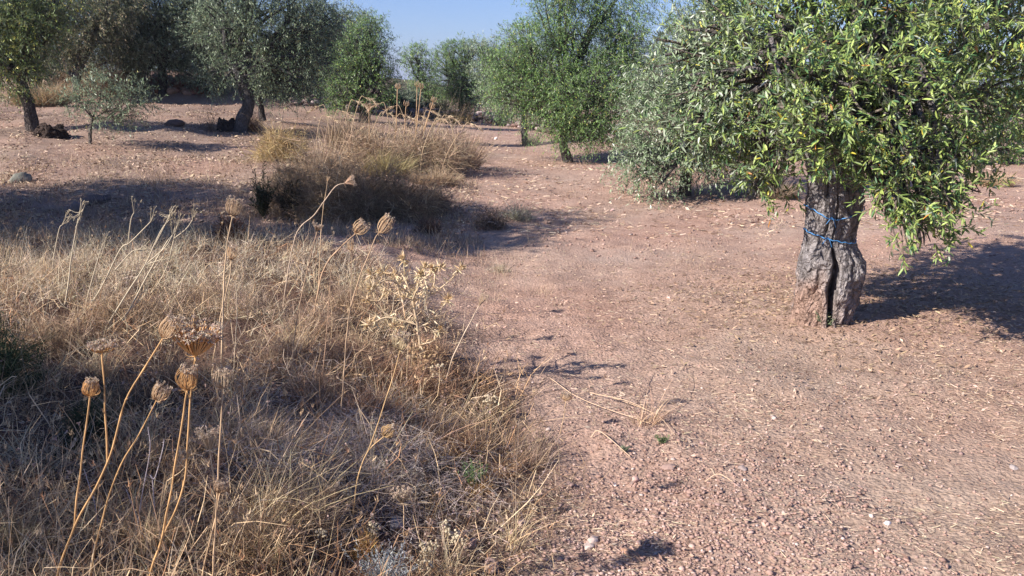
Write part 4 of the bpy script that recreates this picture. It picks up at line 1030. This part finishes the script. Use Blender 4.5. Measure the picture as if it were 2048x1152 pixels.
# white bare twigs
def whitetwig(label, base, paths):
    g = G(*base); D = g[1]; s = D / FPX; t = thing('bare_twig', g, label, 'twig', 'bleached bare twigs'); b = MB()
    for k, st in enumerate(paths):
        pts = [P(a[0], a[1], D) for a in st]
        if k == 0: pts = [g] + pts
        p = spline(pts, 6); b.tube(p, np.linspace(1.5 * s, .8 * s, len(p)), 5, (.42, .36, .36))
        for q_ in range(2, len(p), 2):
            b.tube(np.array([p[q_], p[q_] + unit(1)[0] * 4 * s]), np.array([1.0 * s, .4 * s]), 4, (.40, .34, .34))
    b.build('twig', M['twig'], t)
whitetwig('forked bleached twig, tallest between the carrot stems', (270, 1090), [[(278, 1030), (285, 985), (300, 900), (296, 855)], [(300, 950), (310, 955), (325, 900), (328, 880)], [(305, 960), (311, 1040)]])
whitetwig('short bleached twig leaning left below the forked one', (300, 1080), [[(280, 1045), (265, 1010), (252, 978)]])
whitetwig('knobbly bleached twig among the leftmost carrot stems', (200, 1080), [[(190, 1010), (178, 970), (168, 938)]])

# fallen long straws right of centre
def straw(label, pts, r=.9, lift=(0, .02, .01)):
    w = [G(*p) for p in pts]
    for k, q_ in enumerate(w): q_[2] += lift[min(k, 2)] + .008
    s = w[0][1] / FPX; p = spline(w, 6); b = MB(); b.tube(p, np.linspace(r * s, r * s * .6, len(p)), 6, np.array((.58, .42, .28)) * random.uniform(.9, 1.1))
    o = b.build('straw', M['twig'], origin=p[0]); tag(o, label, 'straw', 'long fallen straws')
straw('long bent straw lying on clods, kinked at its upper end', [(1182, 878), (1200, 876), (1260, 922)], 1.3)
straw('fallen straw running down right from the faded carrot head', [(1100, 760), (1165, 810), (1300, 855)])
straw('fallen straw crossing the clump from the left', [(1180, 790), (1260, 815), (1330, 850)])
straw('fallen straw pointing down the earth below the clump', [(1225, 800), (1310, 840), (1350, 880)])
straw('nearly level fallen straw left of the clump', [(1060, 850), (1180, 840), (1240, 815)])
straw('lifted straw curving up right of the clump', [(1330, 835), (1370, 800), (1380, 745)], .8)
straw('short fallen straw beside the flat brown flake', [(1410, 968), (1435, 962), (1465, 972)], 1.3)
straw('fallen straw leaning across the left of the straw clump', [(1250, 820), (1290, 760), (1310, 745)], .8)
bush(1290, 850, 90, 100, 'sparse straw clump sprawling on the earth, right of centre', (.54, .38, .25), None, 60, name='straw_clump', cat='grass tussock', style='tuft', width=.004)

# ------------------------------------------------------------------ thistle
def thistle():
    g = G(845, 752); D = g[1]; s = D / FPX
    t = thing('thistle', g, 'pale spiny dead thistle branching wide at the edge of the path', 'thistle')
    b = MB(); sp = MB()
    W = lambda a: P(a[0], a[1], D + (a[2] if len(a) > 2 else 0))
    main = spline([g] + [W(a) for a in [(842, 720), (838, 670), (829, 620), (824, 592)]], 8)
    b.tube(main, np.linspace(3.4 * s, 2.2 * s, len(main)), 7, (.55, .42, .27))
    brs = [[(826, 600), (800, 592), (770, 575), (742, 548)], [(824, 595), (812, 560), (806, 520)], [(826, 598), (860, 590), (895, 565), (920, 540)], [(836, 650), (800, 640), (770, 635), (738, 650)], [(836, 655), (865, 640), (895, 600)],
           [(824, 592), (845, 560), (880, 535)], [(770, 575), (760, 600), (735, 600)], [(800, 592), (790, 560), (765, 545)], [(860, 590), (870, 560), (865, 540)], [(841, 690), (870, 680), (880, 660)],
           [(826, 598, -.08), (835, 575, -.15), (840, 550, -.2)], [(826, 598, .08), (800, 570, .18), (790, 550, .25)], [(860, 590, .05), (850, 560, .2), (850, 535, .25)], [(841, 700), (810, 690), (790, 655)], [(825, 592), (780, 560, -.1), (745, 575, -.15)]]
    nodes = [(main[i], 1) for i in range(4, len(main), 3)]
    for br in brs:
        p = spline([W(a) for a in br], 6); b.tube(p, np.linspace(2.0 * s, 1.0 * s, len(p)), 6, (.58, .45, .29))
        nodes += [(p[i], 1) for i in range(2, len(p), 2)] + [(p[-1], 3), (p[-1], 3)]
        ax = p[-1] - p[-3]; ax /= np.linalg.norm(ax)
        c = p[-1] + ax * 4 * s; k = 50; hd = MB()
        hd.ribbons(np.repeat(c[None], k, 0), unit(k) * .8 + ax, 9 * s, 2.2 * s, rng.normal(size=(k, 3)) * .1, cols((.52, .36, .19), k, .25), 2, .1)
        hd.build('flower_head', M['grass'], t)
    for (p, m) in nodes:
        k = 5 * m; d = unit(k) + np.array([0, 0, .3])
        sp.leaves(np.repeat(p[None], k, 0) + rng.normal(size=(k, 3)) * 2 * s, d, unit(k), rng.uniform(12, 24, k) * s, rng.uniform(1.8, 3.6, k) * s, cols((.76, .62, .40), k, .22, (.55, .40, .22), .3), True)
    # curled leaves round the foot
    for k in range(40):
        p0 = P(random.uniform(815, 880), random.uniform(690, 760), D + random.uniform(-.1, .1))
        sp.leaves(p0[None] + rng.normal(size=(5, 3)) * .01, unit(5), unit(5), rng.uniform(8, 16, 5) * s, rng.uniform(4, 8, 5) * s, cols((.50, .34, .20), 5, .25), True)
    b.build('stem', M['twig'], t); sp.build('leaves', M['grass'], t)
thistle()

# cream everlasting clusters at the bottom
def cream(px, py, label, n=7, w=26):
    g = G(px, py + 45); D = g[1]; s = D / FPX; t = thing('everlasting_flower', g, label, 'dry flower', 'cream everlasting flower clusters')
    b = MB()
    for k in range(n):
        h = MB(); e = P(px + random.uniform(-w, w) * .6, py + random.uniform(-w, w) * .4, D + random.uniform(-.03, .03))
        p = spline([g, (g + e) / 2 + rng.normal(size=3) * .006, e], 5); b.tube(p, np.linspace(.9 * s, .6 * s, len(p)), 5, (.42, .32, .2))
        for z_ in range(7):
            rock_into(h, e + rng.normal(size=3) * 3.8 * s, (3.0 * s, 3.0 * s, 2.6 * s), np.array((.68, .58, .40)) * random.uniform(.7, 1.15), None, 2)
        h.build('flower', M['grass'], t)
    b.build('stem', M['twig'], t)
cream(868, 1100, 'widest cream dry flower cluster left of the reddish stone', 9, 40)
cream(893, 1055, 'cream dry flower cluster above the widest one', 6)
cream(848, 1135, 'cream dry flower cluster at the very bottom edge', 6)
cream(915, 1075, 'cream dry flowers leaning towards the reddish stone', 5, 20)
cream(700, 985, 'cream dry flower cluster beside the rusty fluffy head', 5, 20)
cream(642, 1065, 'cream dry flower cluster left of the ochre herb', 4, 18)
cream(745, 1055, 'cream dry flower cluster over the ochre herb', 4, 18)
cream(868, 745, 'curled cream leaves under the thistle', 5, 30)
cream(985, 800, 'pale curled dead leaves at the edge of the bank', 5, 22)

# ------------------------------------------------------------------ stuff: grass, litter, gravel
def scatter(n, y0, y1, xl=-0.68, xr=0.68, pw=1.0):
    """ground positions, denser towards the camera"""
    u = rng.uniform(0, 1, n)
    y = (y0 ** (-pw) + u * (y1 ** (-pw) - y0 ** (-pw))) ** (-1 / pw) if pw else y0 * (y1 / y0) ** u
    x = rng.uniform(xl, xr, n) * (y + 0.9)
    return x, y
def grasscol(x, y, n):
    pal = np.array([(.60, .49, .33), (.44, .34, .235), (.70, .60, .43), (.24, .165, .115), (.36, .31, .26), (.46, .29, .18)])
    w = np.array([4, 3, 2.0, 2.6, 2.2, 1.2])
    c = pal[rng.choice(6, n, p=w / w.sum())] * rng.uniform(.65, 1.2, (n, 1))
    br = smooth(.0, .8, noise(x, y, 0, 1.3, 3))[:, None] * .6      # browner patches
    return (c * (1 - br) + c * np.array([.74, .55, .42]) * br) * np.array([1.08, .98, .86])
def kinked(b, x, y, z, d, L, w, c, n):
    """stiff straws with one or two bends"""
    p = np.stack([x, y, z], -1)
    tip = b.ribbons(p, d, L * .55, w, rng.normal(size=(n, 3)) * .15, c, 1, .9)
    d2 = d / np.linalg.norm(d, axis=1)[:, None] + rng.normal(size=(n, 3)) * .45
    b.ribbons(tip, d2, L * .5, w * .9, rng.normal(size=(n, 3)) * .3, c, 2, .3)
CLEAR = []
for (px, py, rp) in [(952, 985, 95), (870, 1105, 60), (893, 1075, 40), (848, 1145, 40), (915, 1095, 40), (765, 1150, 100), (730, 1110, 60), (985, 1150, 70), (1043, 1065, 45), (790, 1070, 60), (945, 1105, 40), (700, 1010, 40), (668, 1030, 40), (1178, 1105, 60),
                     (370, 1075, 50), (807, 1080, 40), (412, 960, 40), (1060, 940, 40), (550, 640, 60), (460, 650, 70), (300, 1010, 50), (520, 950, 40)]:
    g_ = G(px, py); CLEAR.append((g_[0], g_[1], rp * g_[1] / FPX))
def clear(x, y):
    m = np.ones_like(x)
    for cx_, cy_, r_ in CLEAR:
        m *= 1 - .88 * np.exp(-(((x - cx_) / r_) ** 2 + ((y - cy_ + .25 * r_) / (r_ * 1.6)) ** 2) ** 2)
    return m
def dry_grass():
    b = MB()
    hollow = lambda x, y: clear(x, y) * (1 - .45 * smooth(-1.2, -.3, x) * smooth(3.7, 3.0, y)) * (1 - .85 * np.exp(-((x + 1.35) ** 2 / .5 + (y - 4.15) ** 2 / .16)) - .5 * np.exp(-((x + 2.3) ** 2 / .5 + (y - 3.3) ** 2 / .5)))
    tuft = lambda x, y: noise(x, y, 0, .42, 4) + .5 * noise(x, y, 0, .16, 2) + .4 * noise(x, y, 0, 1.3, 1)
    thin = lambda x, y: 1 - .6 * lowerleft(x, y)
    # matted low litter
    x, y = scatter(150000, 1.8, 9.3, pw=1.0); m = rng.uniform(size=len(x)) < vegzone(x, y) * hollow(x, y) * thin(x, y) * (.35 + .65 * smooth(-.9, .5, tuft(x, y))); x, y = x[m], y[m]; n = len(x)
    z = height(x, y) + rng.uniform(0, 1, n) ** 1.5 * .07
    a = rng.uniform(0, 6.283, n); el = rng.normal(size=n) * .35 + .15
    d = np.stack([np.cos(a) * np.cos(el), np.sin(a) * np.cos(el), np.sin(el)], -1)
    b.ribbons(np.stack([x, y, z], -1), d, rng.uniform(.02, .11, n), rng.uniform(.0014, .0034, n) * (.7 + y * .12), rng.normal(size=(n, 3)) * .3, grasscol(x, y, n) * ((.27 + .5 * smooth(0, .06, z - height(x, y))) * (1 - .5 * lowerleft(x, y)))[:, None], 2)  # dead thatch, colour deepened low down and at lower left as painted shade
    # tangled fine stems at every angle
    x, y = scatter(120000, 1.8, 9.0, pw=1.0); m = rng.uniform(size=len(x)) < vegzone(x, y) * hollow(x, y) * thin(x, y) * smooth(-.3, .9, tuft(x, y)); x, y = x[m], y[m]; n = len(x)
    hgt = (.045 + .10 * smooth(-.2, 1.3, tuft(x, y))) * rng.uniform(.5, 1.5, n) * (.75 + .35 * smooth(4.5, 3, y))
    d = np.stack([rng.normal(size=n) * .65 + .12, rng.normal(size=n) * .65, np.ones(n) * .9], -1)
    b.ribbons(np.stack([x, y, height(x, y)], -1), d, hgt, rng.uniform(.0012, .0028, n) * (.7 + y * .12), rng.normal(size=(n, 3)) * np.array([.6, .6, .3]), grasscol(x, y, n) * rng.choice([.5, 1.0, 1.25], n)[:, None], 3)
    # stiff pale straws, kinked, leaning every way
    x, y = scatter(15000, 1.8, 8.8, pw=.9); m = rng.uniform(size=len(x)) < vegzone(x, y) * hollow(x, y); x, y = x[m], y[m]; n = len(x)
    d = np.stack([rng.normal(size=n) * .8 + .15, rng.normal(size=n) * .8, np.abs(rng.normal(size=n)) * .8 + .15], -1)
    kinked(b, x, y, height(x, y) + rng.uniform(0, .04, n), d, rng.uniform(.08, .26, n), rng.uniform(.0018, .0038, n) * (.8 + y * .08), grasscol(x, y, n) * 1.3, n)
    # upright golden tufts standing out of the thatch
    for k in range(190):
        y0 = 1.9 * (8.2 / 1.9) ** rng.uniform(); x0 = rng.uniform(-.68, .1) * (y0 + .9)
        if vegzone(x0, y0) < .6 or clear(np.array([x0]), np.array([y0]))[0] < .6: continue
        m = int(rng.integers(25, 70)); r0 = rng.uniform(.02, .06); H = rng.uniform(.09, .20); ln = rng.normal(size=2) * .22
        px_ = x0 + rng.normal(size=m) * r0; py_ = y0 + rng.normal(size=m) * r0
        d = np.stack([rng.normal(size=m) * .32 + ln[0] + .1, rng.normal(size=m) * .32 + ln[1], np.ones(m)], -1)
        cc = np.array([(.66, .52, .31), (.58, .43, .25), (.70, .58, .38), (.50, .34, .2)][k % 4])
        b.ribbons(np.stack([px_, py_, height(px_, py_)], -1), d, H * rng.uniform(.4, 1.2, m), rng.uniform(.0018, .0034, m) * (.75 + y0 * .1), rng.normal(size=(m, 3)) * np.array([.45, .45, .2]), cols(cc, m, .25), 4, .35)
    # taller stalks with seed heads
    x, y = scatter(3000, 1.9, 8.6, pw=.7); m = rng.uniform(size=len(x)) < vegzone(x, y) * hollow(x, y); x, y = x[m], y[m]; n = len(x)
    d = np.stack([rng.normal(size=n) * .35 + .15, rng.normal(size=n) * .35, np.ones(n)], -1)
    c = grasscol(x, y, n) * 1.1; L = rng.uniform(.10, .28, n)
    tip = b.ribbons(np.stack([x, y, height(x, y)], -1), d, L, rng.uniform(.0014, .0024, n) * (.8 + y * .08), rng.normal(size=(n, 3)) * .35, c, 4, .5)
    for k in range(7):
        b.ribbons(tip + rng.normal(size=(n, 3)) * .003, d + unit(n) * .5, rng.uniform(.008, .022, n), .0026, rng.normal(size=(n, 3)) * .1, c * 1.05, 2, .3)
    # small round dead buds on thin stems
    x, y = scatter(2200, 2.4, 6, pw=.7); m = (rng.uniform(size=len(x)) < vegzone(x, y)) & (noise(x, y, 0, 1.1, 2) > -.1); x, y = x[m], y[m]; n = len(x)
    d = np.stack([rng.normal(size=n) * .25 + .1, rng.normal(size=n) * .25, np.ones(n)], -1)
    tip = b.ribbons(np.stack([x, y, height(x, y)], -1), d, rng.uniform(.06, .18, n), .0018, rng.normal(size=(n, 3)) * .3, cols((.40, .28, .2), n, .3), 3, .7)
    for k in range(6):
        b.ribbons(tip, unit(n), .0075, .007, rng.normal(size=(n, 3)) * .1, cols((.42, .31, .25), n, .35), 1, .5)
    # humps of dead twiggy growth that shade the hollows beside them
    for (px, py, rp, hp, cc, k) in [(700, 720, 90, 60, (.46, .33, .23), 2600), (800, 770, 70, 55, (.44, .30, .20), 2000), (610, 660, 80, 45, (.50, .40, .30), 2200), (560, 720, 60, 50, (.40, .31, .24), 1500), (880, 790, 50, 40, (.50, .35, .24), 1300),
                (500, 620, 90, 40, (.54, .45, .34), 2000), (740, 830, 60, 60, (.36, .24, .17), 1700), (640, 800, 60, 60, (.38, .29, .22), 1500), (420, 600, 80, 36, (.56, .46, .34), 1700), (330, 640, 70, 36, (.54, .45, .33), 1400), (220, 620, 80, 40, (.56, .46, .33), 1600),
                (90, 560, 90, 36, (.60, .50, .36), 1800), (120, 680, 70, 50, (.44, .35, .25), 1500), (930, 900, 45, 40, (.44, .31, .21), 1000), (560, 900, 60, 50, (.46, .38, .28), 1300), (440, 880, 50, 60, (.48, .39, .27), 1200), (620, 1040, 60, 50, (.46, .37, .27), 1200),
                (520, 1090, 60, 60, (.50, .40, .27), 1200), (330, 1080, 60, 50, (.44, .36, .25), 1100), (860, 880, 50, 45, (.34, .24, .17), 1200), (40, 1100, 80, 60, (.40, .35, .24), 1300), (760, 640, 60, 40, (.48, .36, .26), 1400), (690, 600, 70, 36, (.52, .42, .31), 1500),
                (860, 700, 40, 30, (.52, .38, .27), 900), (230, 820, 60, 60, (.22, .19, .13), 1400), (350, 770, 50, 50, (.26, .21, .16), 1200)]:
        g = G(px, py + hp * .3); s_ = g[1] / FPX; R_ = rp * s_; H_ = hp * s_
        u = rng.uniform(0, 1, k) ** .5; ph = np.arccos(rng.uniform(0, 1, k)); aa = rng.uniform(0, 6.28, k)
        p = np.stack([R_ * u * np.sin(ph) * np.cos(aa), R_ * .8 * u * np.sin(ph) * np.sin(aa), H_ * u * np.cos(ph)], -1)
        p[:, :2] *= (1 + .35 * noise(p[:, 0], p[:, 1], 0, R_, 1))[:, None]
        p[:, 0] += g[0]; p[:, 1] += g[1]; p[:, 2] += height(p[:, 0], p[:, 1])
        cc = np.array(cc) * np.array([1.08, .98, .9])
        d = rng.normal(size=(k, 3)) * .8 + np.array([.1, 0, .45])
        b.ribbons(p, d, rng.uniform(.03, .10, k), rng.uniform(.0013, .0028, k) * (.7 + g[1] * .12), rng.normal(size=(k, 3)) * .6, cols(cc, k, .45, np.array(cc) * .5, .4), 3)
    # grey matted twigs around the lower middle
    n = 8000; x = rng.normal(size=n) * .26 - .62; y = rng.normal(size=n) * .26 + 3.05; a = rng.uniform(0, 6.28, n)
    d = np.stack([np.cos(a), np.sin(a), rng.normal(size=n) * .35], -1)
    b.ribbons(np.stack([x, y, height(x, y) + rng.uniform(.01, .09, n)], -1), d, rng.uniform(.03, .09, n), .0022, rng.normal(size=(n, 3)) * .8, cols((.44, .37, .33), n, .45), 3)
    # feathery pale patch, upper left of the bank
    n = 22000; x = rng.normal(size=n) * 1.0 - 2.7; y = rng.normal(size=n) * .7 + 5.9; d = rng.normal(size=(n, 3)) * .6 + np.array([.15, 0, .6])
    m = (vegzone(x, y) > .3) & (tuft(x, y) > -.2); x, y, d = x[m], y[m], d[m]; n = len(x)
    b.ribbons(np.stack([x, y, height(x, y) + rng.uniform(0, .08, n)], -1), d, rng.uniform(.05, .13, n), .0034, rng.normal(size=(n, 3)) * .4, cols((.70, .60, .43), n, .3, (.42, .33, .23)), 3)
    o = b.build('dry_grass', M['grass']); tag(o, 'tangled straw coloured dry grass covering the bank on the left', 'dry grass', kind='stuff')
dry_grass()
def sparse_grass():
    b = MB()
    # little tufts on the bare side and beyond
    for (n0, y0, y1, prob, hh) in [(420, 2.0, 6, .7, .05), (1500, 6, 26, .8, .10)]:
        x, y = scatter(n0, y0, y1, pw=.3)
        k = noise(x, y, 0, 2.2, 5) > (.45 if y0 < 5 else .15)
        if y0 > 5: k |= (x < -1.5) & (y < 14) & (rng.uniform(size=len(x)) < .7)
        k &= ~((x > 1.0) & (y > 4.5))| (rng.uniform(size=len(x)) < .12)
        x, y = x[k], y[k]
        for xx, yy in zip(x, y):
            m = int(rng.integers(8, 26)); px_ = xx + rng.normal(size=m) * .03 * (1 + yy * .12); py_ = yy + rng.normal(size=m) * .03 * (1 + yy * .12)
            d = np.stack([rng.normal(size=m) * .35, rng.normal(size=m) * .35, np.ones(m)], -1)
            b.ribbons(np.stack([px_, py_, height(px_, py_)], -1), d, hh * rng.uniform(.4, 1.4, m), .0016 * (.7 + yy * .16), rng.normal(size=(m, 3)) * .3, cols((.50, .38, .27), m, .25, (.36, .27, .2)), 2)
    # shaded weeds between bank and thicket
    x, y = scatter(38000, 7.5, 15, xl=-.68, xr=.02, pw=.4); m = rng.uniform(size=len(x)) < .25 + .75 * smooth(-.2, .6, noise(x, y, 0, 1.1, 2)); m &= (x < -.2 - .05 * (y - 7)); x, y = x[m], y[m]; n = len(x)
    d = np.stack([rng.normal(size=n) * .5, rng.normal(size=n) * .5, np.ones(n)], -1)
    b.ribbons(np.stack([x, y, height(x, y)], -1), d, rng.uniform(.03, .15, n), .006, rng.normal(size=(n, 3)) * .3, cols((.48, .36, .24), n, .4, (.26, .18, .12)), 2)
    o = b.build('sparse_grass', M['grass']); tag(o, 'scattered dry tufts on the bare earth and under the left trees', 'dry grass', kind='stuff')
sparse_grass()
def litter():
    b = MB()
    # chopped straw
    for (n0, y0, y1, L0, L1, w, pw) in [(90000, 1.9, 9, .008, .035, .0024, .8), (26000, 9, 32, .03, .08, .011, .6)]:
        x, y = scatter(n0, y0, y1, pw=pw)
        t = noise(x, y, 0, 1.6, 4) + .6 * noise(x, y, 0, .45, 1)
        m = rng.uniform(size=len(x)) < smooth(-.8, 1.0, t) * .95; x, y = x[m], y[m]; n = len(x)
        a = rng.normal(size=n) * .6 - .25 + np.pi * (rng.uniform(size=n) < .5); el = rng.uniform(-.05, .35, n)
        d = np.stack([np.cos(a) * np.cos(el), np.sin(a) * np.cos(el), np.sin(el)], -1)
        c = cols((.66, .53, .38), n, .25, (.40, .28, .20), .4)
        b.ribbons(np.stack([x, y, height(x, y) + .003 + .0004 * y], -1), d, rng.uniform(L0, L1, n) * rng.uniform(.5, 1.4, n), w * rng.uniform(.6, 1.5, n) * (.65 + y * (.12 if y0 < 5 else .03)), rng.normal(size=(n, 3)) * np.array([.12, .12, .03]), c, 2, .6)
    # curled fallen olive leaves, tilted so that each throws a little shade
    for (n0, y0, y1, L0, L1, pw) in [(90000, 1.9, 9.5, .010, .030, .55), (42000, 9.5, 32, .03, .08, .5)]:
        x, y = scatter(n0, y0, y1, pw=pw)
        t = noise(x, y, 0, 2.1, 2) + .6 * noise(x, y, 0, .6, 3) + .5 * smooth(4, 7, y)
        m = rng.uniform(size=len(x)) < smooth(-.7, 1.3, t) * .85; x, y = x[m], y[m]; n = len(x)
        a = rng.uniform(0, 6.283, n); el = rng.normal(size=n) * .4
        d = np.stack([np.cos(a) * np.cos(el), np.sin(a) * np.cos(el), np.sin(el)], -1)
        L = L0 * .6 + (L1 * 1.15 - L0 * .6) * rng.uniform(0, 1, n) ** 1.8
        nr = np.array([0, 0, 1.]) + rng.normal(size=(n, 3)) * .5
        c = cols((.60, .45, .34), n, .25, (.30, .19, .14), .45)
        b.leaves(np.stack([x, y, height(x, y) + L * .28], -1), d, nr, L, L * rng.uniform(.22, .4, n), c, False)
    n = 42000; y = rng.uniform(8.5, 26, n); x = -.5 - rng.uniform(0, 1, n) * (.62 * y); m = rng.uniform(size=n) < smooth(-.8, .9, noise(x, y, 0, 1.5, 5)); x, y = x[m], y[m]; n = len(x)
    a = rng.uniform(0, 6.283, n); L = rng.uniform(.03, .085, n); d = np.stack([np.cos(a), np.sin(a), rng.normal(size=n) * .45], -1)
    b.leaves(np.stack([x, y, height(x, y) + L * .35], -1), d, np.array([0, 0, 1.]) + rng.normal(size=(n, 3)) * .6, L, L * .35, cols((.52, .40, .28), n, .3, (.20, .14, .10), .5), False)
    n = 9000; x = 2.7 + rng.normal(size=n) * .95; y = 6.1 + rng.normal(size=n) * .8; a = rng.uniform(0, 6.283, n)
    d = np.stack([np.cos(a), np.sin(a), rng.normal(size=n) * .3], -1); L = rng.uniform(.02, .055, n)
    b.leaves(np.stack([x, y, height(x, y) + L * .2], -1), d, np.array([0, 0, 1.]) + rng.normal(size=(n, 3)) * .5, L, L * .25, cols((.50, .36, .24), n, .3, (.28, .2, .13), .5), False)
    o = b.build('straw_litter', M['grass']); tag(o, 'chopped straw and fallen dry leaves strewn over the red earth', 'straw litter', kind='stuff')
litter()
def gravel():
    b = MB()
    oc = np.array([(1, 0, 0), (-1, 0, 0), (0, 1, 0), (0, -1, 0), (0, 0, 1), (0, 0, -1), (.7, .7, .6), (-.7, .6, .6), (.6, -.7, .6), (-.6, -.7, .6)], float)
    F = np.array([(4, 6, 7), (4, 7, 9), (4, 9, 8), (4, 8, 6), (6, 0, 2), (6, 2, 7), (7, 2, 1), (7, 1, 9), (9, 1, 3), (9, 3, 8), (8, 3, 0), (8, 0, 6), (0, 5, 2), (2, 5, 1), (1, 5, 3), (3, 5, 0)])
    for (n0, y0, y1, s0, s1, pw, kk) in [(120000, 1.9, 9, .002, .0070, .75, 0), (13000, 1.9, 5.0, .005, .011, 1, 1), (9000, 7.5, 34, .005, .020, .5, 2)]:
        x, y = scatter(n0, y0, y1, pw=pw)
        rough = smooth(.0, 1.0, 1.0 - .8 * np.abs(x - .6) - .42 * (y - 2.6)) + .25 * smooth(-.2, .8, noise(x, y, 0, 1.8, 2))
        m = rng.uniform(size=len(x)) < ((rough * smooth(8, 3.5, y)).clip(.12, 1) if kk == 0 else rough.clip(.05, .95) if kk == 1 else .8 * smooth(-.8, .8, noise(x, y, 0, 3, 3))); m &= vegzone(x, y) < .75
        x, y = x[m], y[m]; n = len(x); s = rng.uniform(0, 1, n) ** 2 * (s1 - s0) + s0
        v = oc[None] * (1 + rng.normal(size=(n, 10, 1)) * .22) * s[:, None, None] * (rng.uniform(.6, 1.3, (n, 1, 3)) * np.array([1, 1, .75]))
        a = rng.uniform(0, 6.28, n); ca, sa = np.cos(a)[:, None], np.sin(a)[:, None]
        v = np.stack([v[..., 0] * ca - v[..., 1] * sa, v[..., 0] * sa + v[..., 1] * ca, v[..., 2]], -1) + np.stack([x, y, height(x, y) + s * .25], -1)[:, None]
        pal = np.array([(.39, .26, .21), (.34, .22, .175), (.45, .32, .265), (.30, .205, .18), (.55, .44, .38)]); w = np.array([5, 4, 3, 1.5, .6])
        c = pal[rng.choice(5, n, p=w / w.sum())] * rng.uniform(.75, 1.2, (n, 1))
        f = (F[None] + (np.arange(n) * 10)[:, None, None]).reshape(-1, 3)
        b.add(v.reshape(-1, 3), None, f, np.repeat(c, 10, 0))
    o = b.build('gravel', M['clod']); tag(o, 'crumbly reddish clods and small pebbles on the bare earth', 'gravel', kind='stuff')
gravel()

# ------------------------------------------------------------------ the air
def haze():
    import bmesh
    m = bpy.data.materials.new('haze'); m.use_nodes = True; nt = m.node_tree; nt.nodes.clear()
    o_ = nt.nodes.new('ShaderNodeOutputMaterial'); v = nt.nodes.new('ShaderNodeVolumePrincipled')
    v.inputs['Color'].default_value = (.75, .84, 1, 1); v.inputs['Density'].default_value = 0.00035; v.inputs['Anisotropy'].default_value = 0.2
    nt.links.new(v.outputs[0], o_.inputs['Volume'])
    bm = bmesh.new(); bmesh.ops.create_cube(bm, size=1); me = bpy.data.meshes.new('haze'); bm.to_mesh(me); bm.free()
    me.materials.append(m)
    o = bpy.data.objects.new('haze', me); COL.objects.link(o)
    o.scale = (20000, 20000, 80); o.location = (0, 0, 80 / 2 - 24)
    tag(o, 'thin blue air over the far hills', 'haze', kind='stuff')
haze()
